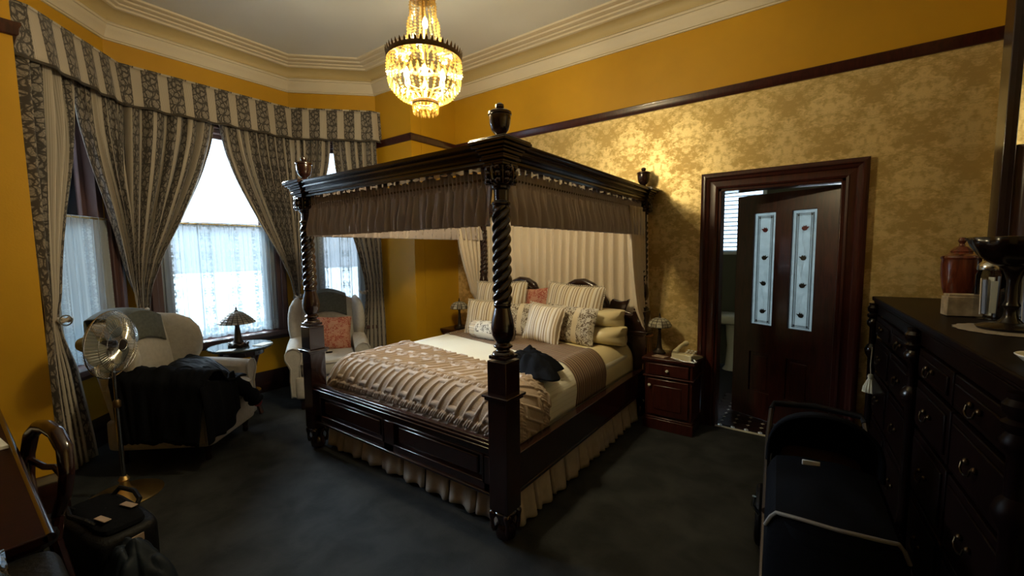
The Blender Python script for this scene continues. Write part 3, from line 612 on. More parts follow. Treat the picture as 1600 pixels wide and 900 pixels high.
drape(c, [(0, F2(.03, .12)+(ZT,), F2(L2/2-.01, .10)+(ZT,), 1), (.2, F2(.02, .12)+(2.4,), F2(.66, .10)+(2.4,), 1), (.5, F2(.02, .12)+(1.9,), F2(.46, .10)+(1.9,), .95), (.8, F2(.04, .12)+(1.35,), F2(.21, .12)+(1.35,), .6), (1, F2(.06, .12)+(1.02,), F2(.13, .12)+(1.02,), .3)], 6, 1.5, 1.8, M['drape'], seed=5, name='right_cloth', amp=.032)
drape(c, [(0, F1(L1-.01, .13)+(1.03,), F2(.13, .12)+(1.03,), .3), (.3, F1(L1-.08, .12)+(.75,), F2(.16, .12)+(.75,), .8), (1, F1(L1-.10, .12)+(.03,), F2(.20, .12)+(.03,), 1)], 5, 1.2, 1.0, M['drape'], seed=6, name='lower_cloth', nv=20)
tieback(c, F2(.07, .13)+(1.03,), .045)
c = thing('window_curtain', 'floral striped drape swept back between the middle and right bay windows', 'curtain', (-4.75, 2.45, 0))
drape(c, [(0, F2(L2/2+.01, .10)+(ZT,), F2(L2-.03, .12)+(ZT,), 1), (.2, F2(L2-.68, .10)+(2.4,), F2(L2-.02, .12)+(2.4,), 1), (.5, F2(L2-.47, .10)+(1.9,), F2(L2-.02, .12)+(1.9,), .95), (.8, F2(L2-.21, .12)+(1.35,), F2(L2-.04, .12)+(1.35,), .6), (1, F2(L2-.12, .12)+(1.02,), F2(L2-.05, .12)+(1.02,), .3)], 6, 1.5, 1.8, M['drape'], seed=15, name='left_cloth', amp=.032)
drape(c, [(0, F2(L2-.04, .13)+(ZT,), F3(L3/2-.02, .09)+(ZT,), 1), (.2, F2(L2-.04, .13)+(2.4,), F3(L3/2-.07, .09)+(2.4,), 1), (.5, F2(L2-.05, .13)+(1.8,), F3(L3/2-.26, .09)+(1.8,), .9), (.8, F2(L2-.05, .13)+(1.3,), F3(.10, .10)+(1.3,), .6), (1, F2(L2-.05, .12)+(1.02,), F3(.02, .12)+(1.02,), .35)], 4, 1.1, 1.8, M['drape'], seed=18, name='right_cloth')
drape(c, [(0, F2(L2-.12, .12)+(1.03,), F3(.02, .13)+(1.03,), .3), (.3, F2(L2-.14, .12)+(.75,), F3(.06, .12)+(.75,), .8), (1, F2(L2-.20, .12)+(.03,), F3(.08, .12)+(.03,), 1)], 5, 1.2, 1.0, M['drape'], seed=16, name='lower_cloth', nv=20)
tieback(c, F2(L2-.06, .13)+(1.03,), .045)
c = thing('window_curtain', 'floral striped drape beside the yellow pier right of the bay window', 'curtain', (-4.3, 3.0, 0))
drape(c, [(0, F3(L3/2+.0, .09)+(ZT,), (-4.13, 3.07, ZT), 1), (.2, F3(L3/2+.04, .09)+(2.35,), (-4.13, 3.07, 2.35), 1), (.45, F3(L3/2+.16, .09)+(1.8,), (-4.12, 3.07, 1.8), .9), (.62, F3(L3/2+.27, .10)+(1.3,), (-4.11, 3.07, 1.3), .6), (.70, F3(L3/2+.30, .12)+(1.05,), (-4.11, 3.07, 1.05), .5), (.8, F3(L3/2+.27, .12)+(.7,), (-4.09, 3.07, .7), .8), (1, F3(L3/2+.25, .12)+(.03,), (-4.08, 3.07, .03), 1)], 5, 1.0, 2.8, M['drape'], seed=23)
tieback(c, F3(L3-.19, .12)+(1.05,), .04)
# lace café curtains
for i, (A, B, w, lab) in enumerate(((B0, B1, .58, 'white lace half curtain on a rod in the left bay window'), (B1, B2, 1.0, 'white lace half curtain on a rod in the wide middle bay window'), (B2, B3, .58, 'white lace half curtain on a rod in the right bay window'))):
    A, B = Vector(A), Vector(B); d = (B-A).normalized(); n = Vector((d.y, -d.x)); c0 = (A+B)/2
    t = thing('lace_curtain', lab, 'curtain', (c0.x+n.x*.01, c0.y+n.y*.01, 1.8), math.atan2(d.y, d.x))
    MB().tube([(-w/2, 0, 0), (w/2, 0, 0)], .007, 8).build('curtain_rod', M['brass'], t)
    rr = random.Random(i)
    def lf_(a, b, w=w):
        x = (a-.5)*w*.99; nP = w/.085
        return (x+.006*math.sin(a*nP*6.28*2), .012*math.sin(a*nP*6.28+.8*math.sin(b*3))*(.5+b*.6)+.005*math.sin(a*nP*17), .012-b*(1.80-SILL-.02)-.018*abs(math.sin(a*nP*3.1416*.5))*(b > .999))
    MB().grid(lf_, 220 if w > .8 else 130, 40, uv=lambda a, b, w=w: (a*w*1.25, (1-b)*1.13)).build('lace_cloth', M['lace'], t)
# ================================================================ FOUR POSTER BED
BX, XLp, XRp, YFp, YBp = -2.195, -3.11, -1.28, 1.665, 3.70
bed = thing('four_poster_bed', 'dark mahogany four poster bed with twisted posts and urn finials', 'bed', (BX, 2.68, 0))
def post_parts(x, y, back=False):
    mb = MB(); s = .118
    mb.box((x, y, (.955+.17)/2), (s, s, .955-.17))
    mb.box((x, y, .775), (s+.046, s+.046, .014)); mb.box((x, y, .760), (s+.026, s+.026, .016))
    mb.box((x, y, .972), (s-.012, s-.012, .018)); mb.box((x, y, .17), (s-.02, s-.02, .03))
    lower = [(.052, .975), (.058, .985), (.052, .996), (.036, 1.004), (.034, 1.014), (.048, 1.020), (.05, 1.030), (.040, 1.038), (.034, 1.045), (.046, 1.058), (.057, 1.085), (.060, 1.12), (.056, 1.155), (.047, 1.19), (.040, 1.22), (.044, 1.228), (.046, 1.236), (.040, 1.244)]
    mb.lathe(lower, 28, (x, y, 0))
    z0, z1, n = 1.24, 1.725, 110
    prof = [(.0445-.004*(k/n), z0+(z1-z0)*k/n) for k in range(n+1)]
    mb.lathe(prof, 40, (x, y, 0), rf=lambda a, z: 1+.15*math.cos(4*a-(z-z0)*2*PI/.050)*min(1, (z-z0)/.03, (z1-z)/.03))
    mb.lathe([(.036, 1.72), (.046, 1.726), (.047, 1.738), (.036, 1.746), (.037, 1.80), (.046, 1.806), (.048, 1.815), (.058, 1.822)], 28, (x, y, 0), rf=lambda a, z: 1+(.06*math.cos(12*a) if 1.745 < z < 1.801 else 0))
    # capital block under the tester
    mb.box((x, y, 1.87), (.108, .108, .10))
    p = mb.build('post', M['mahog'], bed, world=True, bev=.003)
    # acanthus carving
    lf = MB()
    for k in range(4):
        a = k*PI/2; c, s_ = math.cos(a), math.sin(a)
        for j in (-1, 0, 1):
            for (dx, dz, r) in ((j*.028, .0, .018), (j*.030, -.030, .014), (j*.026, .03, .013)):
                px, py = .058*c-dx*s_, .058*s_+dx*c; lf.sell((x+px, y+py, 1.868+dz), (.016, .016, r), .8, .8, 10, 6)
        lf.tube([(x+(.055+.018*math.sin(t*PI))*c-(j_*.0)*s_, y+(.055+.018*math.sin(t*PI))*s_, 1.82+.10*t) for t in [i/8 for i in range(9)] for j_ in (0,)], .008, 6)
    lf.build('acanthus_carving', M['mahog'], p, world=True)
    # foot
    ft = MB(); ft.lathe([(.052, .165), (.060, .158), (.058, .14), (.045, .118), (.040, .095), (.050, .078), (.056, .05), (.050, .018), (.03, .001)][::-1], 24, (x, y, 0))
    for a in (PI/4, 3*PI/4, 5*PI/4, 7*PI/4):
        dx, dy = math.cos(a), math.sin(a)
        ft.tube([(x+dx*(.058+.012*math.sin(t*3)), y+dy*(.058+.012*math.sin(t*3)), .165-.11*t) for t in [i/8 for i in range(9)]], [.016, .021, .02, .014, .01, .01, .012, .014, .012], 8)
        ft.sell((x+dx*.066, y+dy*.066, .150), (.020, .020, .018), 1, 1, 12, 8)
    ft.build('ball_foot', M['mahog'], p, world=True)
    # finial
    fi = MB(); fi.lathe([(.034, 2.035), (.036, 2.045), (.024, 2.052), (.020, 2.060), (.030, 2.068), (.043, 2.085), (.050, 2.11), (.053, 2.145), (.052, 2.152), (.058, 2.155), (.057, 2.166), (.044, 2.174), (.020, 2.179), (.015, 2.182), (.021, 2.190), (.020, 2.202), (.010, 2.210), (.001, 2.211)], 28, (x, y, 0))
    fi.build('urn_finial', M['mahog'], p, world=True)
for x, y in ((XRp, YFp), (XLp, YFp), (XRp, YBp), (XLp, YBp)): post_parts(x, y)
# tester beams with stepped mouldings and projecting corner blocks
bp = [(-.045, 1.912), (.040, 1.912), (.044, 1.922), (.040, 1.928), (.040, 1.940), (.052, 1.944), (.056, 1.954), (.048, 1.962), (.056, 1.972), (.068, 1.976), (.070, 1.986), (.066, 1.992), (.086, 2.000), (.090, 2.010), (.090, 2.018), (-.045, 2.018)]
def beam(a, b): MB().sweep(bp, [a, b]).build('tester_beam', M['mahog'], bed, world=True)
beam((XLp, YFp), (XRp, YFp)); beam((XLp, YBp), (XLp, YFp)); beam((XRp, YFp), (XRp, YBp)); beam((XRp, YBp), (XLp, YBp))
for x, y in ((XRp, YFp), (XLp, YFp), (XRp, YBp), (XLp, YBp)):
    mb = MB()
    for (h, z0, z1) in ((.062, 1.908, 1.922), (.058, 1.922, 1.936), (.072, 1.936, 1.950), (.066, 1.950, 1.962), (.078, 1.962, 1.978), (.086, 1.978, 1.990), (.100, 1.990, 2.006), (.112, 2.006, 2.022), (.108, 2.022, 2.030), (.05, 2.03, 2.038)):
        mb.box((x, y, (z0+z1)/2), (2*h, 2*h if y < 3 else min(2*h, .2), z1-z0))
    mb.build('corner_block', M['mahog'], bed, world=True, bev=.003)
# footboard
yf = 1.655; mb = MB(); w0, w1 = XLp+.055, XRp-.055
mb.box(((w0+w1)/2, yf, .253), (w1-w0, .040, .058)); mb.box(((w0+w1)/2, yf, .465), (w1-w0, .040, .06))
for x in (w0+.03, (w0+w1)/2, w1-.03): mb.box((x, yf, .33), (.10 if abs(x-BX) < .2 else .07, .040, .20))
mb.box(((w0+w1)/2, yf-.005, .501), (w1-w0, .062, .014)); mb.box(((w0+w1)/2, yf-.005, .484), (w1-w0, .076, .012)); mb.box(((w0+w1)/2, yf-.005, .513), (w1-w0, .035, .014))
mb.box(((w0+w1)/2, yf-.006, .230), (w1-w0, .052, .016))
fbd = mb.build('footboard', M['mahog'], bed, world=True, bev=.004)
for a, b in ((w0+.065, BX-.05), (BX+.05, w1-.065)):
    mb = MB(); mb.box(((a+b)/2, yf+.006, .36), (b-a, .018, .17)); mb.box(((a+b)/2, yf-.004, .36), (b-a-.09, .022, .10)); mb.build('raised_panel', M['mahog'], fbd, world=True, bev=.007)
    mb = MB()
    for z in (.286, .433): mb.box(((a+b)/2, yf-.019, z), (b-a, .014, .010))
    for x in (a+.003, b-.003): mb.box((x, yf-.019, .36), (.010, .014, .15))
    mb.build('panel_moulding', M['mahog'], fbd, world=True, bev=.003)
for x in (XLp, XRp):
    sg = 1 if x == XRp else -1
    mb = MB(); mb.box((x+sg*.008, (YFp+YBp)/2, .325), (.036, YBp-YFp-.10, .20)); mb.box((x+sg*.008, (YFp+YBp)/2, .432), (.060, YBp-YFp-.10, .016)); mb.box((x+sg*.012, (YFp+YBp)/2, .225), (.044, YBp-YFp-.10, .02))
    mb.build('side_rail', M['mahog'], bed, world=True, bev=.004)
# headboard
hw = (w1-w0)/2
def hb_top(x):
    t = abs(x)/hw
    if t < .10: return .98
    if t > .60: return .93
    return .93
pts = [(-hw, .25), (hw, .25), (hw, .93)]+[(hw-(hw*.40)*i/10, .93+.03*math.sin(i/10*PI)) for i in range(1, 11)]+[(-hw*.6+(-hw*.4)*i/10, .93+.03*math.sin(i/10*PI)) for i in range(0, 11)]
hbd = MB().extr([(BX+x, z) for x, z in pts], 3.655, 3.695).build('headboard', M['mahog'], bed, world=True, bev=.006)
MB().box((BX, 3.65, .915), (2*hw, .055, .022)).build('cornice_moulding', M['mahog'], hbd, world=True, bev=.006)
for s in (-1, 1):
    ar = [(s*.62, .94), (s*.60, 1.02), (s*.54, 1.10), (s*.46, 1.165), (s*.37, 1.20), (s*.28, 1.19), (s*.20, 1.15), (s*.17, 1.10), (s*.21, 1.085), (s*.25, 1.10)]
    P4 = []
    for i in range(len(ar)-1):
        for k in range(5): t = k/5; P4.append((BX+ar[i][0]+(ar[i+1][0]-ar[i][0])*t, 3.66, ar[i][1]+(ar[i+1][1]-ar[i][1])*t))
    mb = MB(); mb.tube(P4, [.020+.016*math.sin(i/len(P4)*PI) for i in range(len(P4))], 10)
    mb.extr([(BX+s*.60, .93), (BX+s*.56, 1.05), (BX+s*.46, 1.14), (BX+s*.34, 1.17), (BX+s*.24, 1.12), (BX+s*.16, 1.0), (BX+s*.10, .93)], 3.655, 3.69)
    mb.build('scroll_arch', M['mahog'], hbd, world=True)
    sh = [(s*.62, .95), (s*.64, 1.03), (s*.66, 1.055), (s*.70, 1.045), (s*.74, 1.035), (s*.79, 1.045), (s*.815, 1.062), (s*.81, 1.04), (s*.79, .995), (s*.775, .95)]
    MB().extr([(BX+x, z) for x, z in sh], 3.652, 3.69).build('shoulder_scroll', M['mahog'], hbd, world=True, bev=.005)
MB().box((BX, 2.68, .24), (1.78, 1.96, .05)).build('slat_base', M['mahog'], bed, world=True)
mt = MB().sell((BX, 2.70, .45), (.868, .955, .175), .18, .12, 60, 20).build('mattress', M['mattress']); tag(mt, 'thick cream mattress mostly hidden under the bed covers', 'mattress')
# bed skirt: box pleated, three sides
def skirt_run(parent, a, b, n, gap):
    a, b = Vector(a), Vector(b); d = (b-a); L = d.length; d.normalize(); nn = Vector((d.y, -d.x))
    for k in range(n):
        s0, s1 = L*k/n, L*(k+1)/n
        def fn(u, v, s0=s0, s1=s1, k=k):
            s = s0+.004+(s1-s0-.008)*u; e = min(u, 1-u)
            o = .010*math.sin(u*PI*3+k)*(.3+v)-(.03*(1-sm(e/.07)))*(.4+.6*v)+.03*v
            p = a+d*s+nn*o; return (p.x, p.y, .235-.215*v+.006*math.sin(u*6+k)*v)
        MB().grid(fn, 20, 8).build('pleat_panel', M['skirt'], parent, world=True, solid=.003)
sk = thing('bed_skirt', 'taupe box pleated skirt hanging to the carpet under the bed rails', 'bed skirt', (BX, 2.6, .2))
skirt_run(sk, (XLp+.05, YFp+.075), (XRp-.04, YFp+.075), 8, 0); skirt_run(sk, (XRp-.0, YFp+.08), (XRp-.0, YBp-.1), 10, 0); skirt_run(sk, (XLp+.0, YBp-.1), (XLp+.0, YFp+.08), 8, 0)
# ---- covers.  s: arclength across (0 centre), t: arclength from the foot edge
ZTp, RS, XH = .688, .17, .868
Yf0 = 1.74
def side(s, off):
    """cross profile; returns x offset, drop"""
    R = RS+off; flat = XH-RS; a = abs(s); sg = 1 if s >= 0 else -1
    if a <= flat: return s, 0
    q = (a-flat)/RS
    if q <= PI/2: return sg*(flat+R*math.sin(q)), RS-R*math.cos(q)+off
    return sg*(flat+R), RS+(a-flat-RS*PI/2)+off
def cover(s, t, off, y0=Yf0):
    x, dz = side(s, off); crown = .018*(1-(s/XH)**2) if abs(s) < XH else 0
    R = .15+off
    if t < .15*PI/2+.0 and t >= -.3:
        q = max(0, (.15*PI/2-t)/.15)
        if q <= PI/2: y = y0+.15-R*math.sin(q); fz = .15-R*math.cos(q)+off
        else: y = y0-off; fz = .15+(q-PI/2)*.15+off
    else: y = y0+.15+(t-.15*PI/2); fz = 0
    z = ZTp+off+crown-(dz-off if dz else 0)-(fz if fz else 0)
    z += .010*noise.noise(Vector((s*2.2, y*2.2, 3)))+.004*noise.noise(Vector((s*7, y*7, 1)))
    return Vector((BX+x, y, max(z, .415)))
SMAX = XH-RS+RS*PI/2+.09
def braid(a, w, per=.070, hw_=.026):
    h = 0
    for ph in (0, PI, PI/2*0+2*PI/3*0+PI/2):
        c = hw_*.62*math.sin(a*2*PI/per+ph); d = (w-c)/(.0135)
        if abs(d) < 1: h = max(h, math.sqrt(1-d*d)*(.75+.25*math.cos(a*2*PI/per+ph)))
    return h
def knit_h(s, t):
    P = .245; ph = ((t-.225) % P); w = min(ph, P-ph)
    if w < .030: return .017*braid(s, ph if ph < P/2 else ph-P)
    f = (ph-.030)/(P-.060); row = int((t-.225)//P); u = s/.072-f*1.3
    c = abs(u-round(u)); h = 0; W_ = .15
    if c < W_: h = math.sqrt(1-(c/W_)**2)
    for f0, par in ((.13, 0), (.87, 1)):
        if abs(f-f0) < .085 and int(math.floor(u)) % 2 == par: h = max(h, math.sqrt(1-((f-f0)/.085)**2))
    return .0115*h
thr = MB()
TLEN = .78
def tfn(a, b):
    s = (a*2-1)*SMAX; t1 = .15*PI/2+(2.44-.135*(s+.8)/.9*1.0-(Yf0+.15)) ; t = -.21+(t1+.21)*b
    base = cover(s, t, .010); e = .004
    px = cover(s+e, t, .010)-cover(s-e, t, .010); pt = cover(s, t+e, .010)-cover(s, t-e, .010); n = px.cross(pt)
    n = n.normalized() if n.length > 1e-7 else Vector((0, 0, 1))
    return base+n*(knit_h(s, t)+.002)
MB().grid(tfn, 560, 300, uv=lambda a, b: (a*2, b)).build('knitted_throw', M['knit'], auto=False)
tag(bpy.data.objects['knitted_throw'], 'beige cable knit throw covering the foot of the four poster bed', 'throw')
def layer(name, m, ya, yb, off, nu=90, nv=30, uvs=None, smax=SMAX):
    def fn(a, b):
        s = (a*2-1)*smax; y = ya(s)+(yb(s)-ya(s))*b; t = y-(Yf0+.15)+.15*PI/2
        return cover(s, t, off)
    return MB().grid(fn, nu, nv, uv=uvs or (lambda a, b: (b*1.0, a*2))).build(name, m, solid=.002)
ln = lambda yL, yR: (lambda s: yL+(yR-yL)*(s+XH)/(2*XH))
o = layer('cotton_sheet', M['sheet'], ln(2.5, 2.3), ln(3.62, 3.62), .002); tag(o, 'cream cotton sheet draped over the head end of the bed', 'sheet')
o = layer('white_blanket', M['white'], ln(2.2, 1.95), ln(3.05, 2.75), .005, uvs=lambda a, b: (a*2, b)); tag(o, 'white blanket band between knit throw and brown striped runner', 'blanket')
o = layer('bed_runner', M['runner'], ln(2.94, 2.56), ln(3.35, 3.05), .009, uvs=lambda a, b: (b*.45, a*2)); tag(o, 'brown striped bed runner lying across in front of the cushions', 'bed runner')
# ---- pillows
def pillow(name, m, c, w, h, t, lean=0, rz=0, roll=0, lab='', cat='cushion', grp=None, pinch=.10, uvrot=False, fringe=None, e=.42):
    """upright pillow: width w along x, height h, leaning back by lean about x; c = bottom centre"""
    root = thing(name, lab, cat, c, rz, grp) if fringe else None
    T = Matrix.Rotation(-lean, 4, 'X') @ Matrix.Rotation(roll, 4, 'Y'); k_ = random.Random(len(lab)).random()*9
    def mk(sgn):
        def fn(a, b):
            u, v = a*2-1, b*2-1
            th = (max(0, 1-u*u)*max(0, 1-v*v))**e
            x = u*w/2*(1-pinch*(1-u*u)*0-pinch*(v*v)*(0)-pinch*(1-abs(v))*abs(u)*.6); z = v*h/2*(1-pinch*(1-abs(u))*abs(v)*.6)
            y = sgn*t/2*th*(1+.12*noise.noise(Vector((u*1.6+k_, v*1.6, sgn))))
            return T @ Vector((x, y, z+h/2))
        return fn
    mb = MB(); uvf = (lambda a, b: ((b-.5)*h, (a-.5)*w)) if uvrot else (lambda a, b: ((a-.5)*w, (b-.5)*h))
    mb.grid(mk(-1), 30, 26, uv=uvf, flip=False); mb.grid(mk(1), 30, 26, uv=uvf, flip=True)
    if fringe:
        mb.build('cushion_cover', m, root)
        fr = MB(); N = 34
        for k in range(4*N):
            sd, q = divmod(k, N); q = q/N*2-1
            u, v = ((q, 1), (q, -1), (1, q), (-1, q))[sd]
            x = u*w/2*(1-pinch*(1-abs(v))*abs(u)*.6); z = v*h/2*(1-pinch*(1-abs(u))*abs(v)*.6)
            p = T @ Vector((x, 0, z+h/2)); q2 = T @ Vector((x+(.013*u if abs(u) == 1 else 0), .004*math.sin(k), z+h/2+(.013*v if abs(v) == 1 else 0)))
            fr.tube([p, q2], [.004, .006], 5)
        fr.build('fringe', fringe, root); return root
    o = mb.build(name, m); o.location = c; o.rotation_euler = (0, 0, rz); tag(o, lab, cat, grp); return o
fr_ = simple('beige_fringe', (.58, .52, .42), .9)
ZP = .70
pillow('sleeping_pillow', M['whitecase'], (-2.78, 3.50, ZP-.01), .64, .17, .42, 0, .05, 0, 'white pillow lying flat at left head of the bed, lower of two', 'pillow', e=.4)
pillow('sleeping_pillow', M['whitecase'], (-2.76, 3.52, ZP+.135), .60, .15, .40, 0, -.04, 0, 'white pillow lying flat at left head of the bed, upper of two', 'pillow', e=.42)
pillow('sleeping_pillow', M['pillowcase'], (-1.64, 3.44, ZP-.01), .66, .17, .44, 0, -.04, .03, 'cream sateen pillow at right head of the bed, lower of two', 'pillow', e=.42)
pillow('sleeping_pillow', M['pillowcase'], (-1.66, 3.47, ZP+.13), .62, .16, .42, 0, .05, .02, 'cream sateen pillow at right head of the bed, upper of two', 'pillow', e=.42)
pillow('striped_cushion', M['tick'], (-2.62, 3.33, ZP), .58, .50, .19, .22, .12, -.03, 'large ticking striped cushion standing at back left of the bed', fringe=fr_)
pillow('striped_cushion', M['tick'], (-1.84, 3.36, ZP), .60, .50, .20, .22, -.08, .04, 'large ticking striped cushion standing at back right of the bed', fringe=fr_)
pillow('paisley_cushion', M['pais'], (-2.26, 3.47, ZP), .44, .44, .14, .16, .0, -.1, 'rust red paisley cushion between the two large striped cushions')
pillow('floral_cushion', M['florc'], (-2.36, 3.20, ZP), .56, .32, .14, .26, .10, .0, 'floral banded oblong cushion at left behind the bolster and bed post')
pillow('floral_cushion', M['florc'], (-1.77, 3.20, ZP), .54, .33, .15, .25, -.12, .03, 'floral banded oblong cushion leaning at right end of the cushion row')
pillow('small_striped_cushion', M['tick'], (-2.62, 3.06, ZP), .36, .34, .13, .30, .16, -.02, 'small ticking striped cushion at left front behind the bolster', fringe=fr_)
pillow('small_striped_cushion', M['tick'], (-1.96, 3.06, ZP), .38, .34, .14, .32, -.12, .05, 'small ticking striped cushion leaning at right front beside the bolster', fringe=fr_)
bo = thing('bolster', 'round floral bolster with pale end bands and dark gathered ends', 'bolster', (-2.38, 2.93, ZP+.085), -.12)
rotx = Matrix.Rotation(PI/2, 3, 'Y')
mb = MB(); mb.lathe([(.082, -.155), (.088, -.08), (.089, 0), (.088, .08), (.082, .155)], 28, (0, 0, 0), rot=rotx, cap=False)
mb.uv = [((u-.5)*.5, v) for u, v in mb.uv]; mb.build('bolster_cover', M['bolst'], bo)
for s in (-1, 1):
    MB().lathe([(.083, s*.150), (.086, s*.165), (.085, s*.205), (.080, s*.222)], 28, rot=rotx, cap=False).build('end_band', M['tick'], bo)
    MB().lathe([(.080, s*.220), (.074, s*.232), (.04, s*.230), (.012, s*.222), (.001, s*.222)], 28, rot=rotx, rf=lambda a, z: 1+.05*math.cos(14*a)).build('gathered_end', simple('dark_gathered_cloth', (.07, .05, .035), .7), bo)
# ---- black jacket thrown on the bed
def heap(name, m, c, rx, ry, h, seed, lab, cat, rz=0, fold=.35, edge=.22, nu=90, nv=36, zfun=None, p=2.2, parent=None):
    rr = random.Random(seed); o3 = Vector((seed*3.1, seed*1.7, 0)); cz, sz = math.cos(rz), math.sin(rz)
    def fn(a, b):
        th = 2*PI*a; r = b
        R = 1+edge*noise.noise(Vector((math.cos(th)*1.5, math.sin(th)*1.5, seed)))*2+edge*.6*noise.noise(Vector((math.cos(th)*4, math.sin(th)*4, seed+5)))
        x, y = rx*R*r*math.cos(th), ry*R*r*math.sin(th)
        n_ = noise.noise(Vector((x*5, y*9, 0))+o3)+.9*abs(noise.noise(Vector((x*7+y*5, y*17-x*9, 2))+o3))-.2
        z = h*(1-r**p)*(1+fold*n_)+.012*(1-r)
        X, Y = c[0]+x*cz-y*sz, c[1]+x*sz+y*cz
        return (X, Y, (zfun(X, Y) if zfun else c[2])+max(z, .0)+.004)
    mb = MB().grid(fn, nu, nv, cu=True, flip=False)
    o = mb.build(name, m, parent, auto=False, solid=.006)
    if lab: tag(o, lab, cat)
    return o
heap('black_jacket', M['black'], (-1.60, 2.38, .70), .26, .17, .095, 4, 'crumpled black jacket lying on the bed behind the front right post', 'jacket', -.5, p=3.0, fold=.55, edge=.30)
# ---- tester valance (gathered)
def ruffle(parent, a, b, nP, seed, name='gathered_panel'):
    a, b = Vector(a), Vector(b); L = (b-a).length; d = (b-a).normalized(); n = Vector((d.y, -d.x)); rr = random.Random(seed)
    ph = [rr.uniform(0, 6) for _ in range(5)]
    def fn(u, v):
        s = u*L; x = u*nP; xx = x+.25*math.sin(u*17+ph[0])+.12*math.sin(v*3+u*40+ph[1]); w = 1.6-3.0*abs(math.sin(PI*xx))**.6+.5*math.sin(2*PI*(x*1.63+ph[2])+v*2)
        if v < .10: z = 1.895-.0*v; amp = .010; z = 1.904-v*.45+.009*math.sin(u*nP*7+ph[3])*(1-v/.10)+.006*math.sin(u*nP*3); w = math.sin(2*PI*x*2.3+ph[4])
        elif v < .2: z = 1.858-(v-.1)*.35; amp = .014-.008*math.sin((v-.1)/.1*PI); w = math.sin(2*PI*x*2.3+ph[4])
        else: z = 1.823-(v-.2)/.8*.195; amp = .006+.016*sm((v-.2)*1.6)
        p = a+d*s+n*w*amp; return (p.x, p.y, z)
    return MB().grid(fn, int(nP*18), 24).build(name, M['valance'], parent, world=True, solid=.002)
for a, b, n_, lab, sd in (((XRp-.05, YFp), (XLp+.05, YFp), 26, 'gathered taupe valance across the foot end of the bed canopy', 1), ((XRp, YBp-.05), (XRp, YFp+.06), 28, 'gathered taupe valance along the right side of the bed canopy', 2), ((XLp, YFp+.06), (XLp, YBp-.05), 28, 'gathered valance on the window side of the canopy, lit inside', 3)):
    t = thing('canopy_valance', lab, 'valance', ((a[0]+b[0])/2, (a[1]+b[1])/2, 1.88)); ruffle(t, a, b, n_, sd)
    d = Vector(b)-Vector(a)
    MB().tube([(a[0], a[1], 1.858), (b[0], b[1], 1.858)], .007, 8).build('valance_rod', M['dkbrass'], t, world=True)
# ---- head curtains
t = thing('canopy_curtain', 'cream pleated curtain hanging full width behind the headboard', 'curtain', (BX, 3.76, 1.8))
drape(t, [(0, (XLp-.02, 3.755, 1.89), (XRp+.02, 3.755, 1.89), .8), (.3, (XLp-.02, 3.755, 1.5), (XRp+.02, 3.755, 1.5), 1), (1, (XLp-.02, 3.755, .30), (XRp+.02, 3.755, .30), 1)], 19, 3, 1.5, M['cream'], nu=420, nv=24, amp=.026, seed=31)
t = thing('canopy_curtain', 'cream side curtain drawn back at the left rear post of the bed', 'curtain', (XLp, 3.5, 1.8))
drape(t, [(0, (XLp, 3.24, 1.86), (XLp-.01, 3.73, 1.86), 1), (.4, (XLp, 3.34, 1.45), (XLp-.02, 3.74, 1.45), 1), (.75, (XLp-.03, 3.52, 1.05), (XLp-.06, 3.75, 1.05), .8), (.9, (XLp-.03, 3.64, .88), (XLp-.07, 3.75, .88), .4), (1, (XLp-.02, 3.62, .55), (XLp-.07, 3.75, .55), .6)], 7, 1, 1.3, M['cream'], nu=110, nv=40, amp=.022, seed=33)
t = thing('canopy_curtain', 'cream and taupe side curtain tied back beside the right nightstand', 'curtain', (XRp, 3.5, 1.8))
drape(t, [(0, (XRp, 3.34, 1.86), (XRp+.02, 3.74, 1.86), 1), (.4, (XRp, 3.42, 1.40), (XRp+.03, 3.75, 1.40), 1), (.72, (XRp+.01, 3.54, 1.0), (XRp+.04, 3.76, 1.0), .8), (1, (XRp+.05, 3.66, .74), (XRp+.07, 3.76, .74), .3)], 7, 1, 1.2, M['cream'], nu=110, nv=40, amp=.022, seed=34)
drape(t, [(0, (XRp+.05, 3.66, .745), (XRp+.07, 3.76, .745), .4), (1, (XRp+.03, 3.64, .44), (XRp+.09, 3.76, .44), .7)], 3, .2, .3, M['orange'], nu=40, nv=10, amp=.014, seed=35, name='tieback_tail')
MB().tube([(XRp+.06+.03*math.cos(a), 3.71+.055*math.sin(a), .742) for a in [i*PI/8 for i in range(16)]], .011, 8, True).build('tieback', M['orange'], t, world=True)
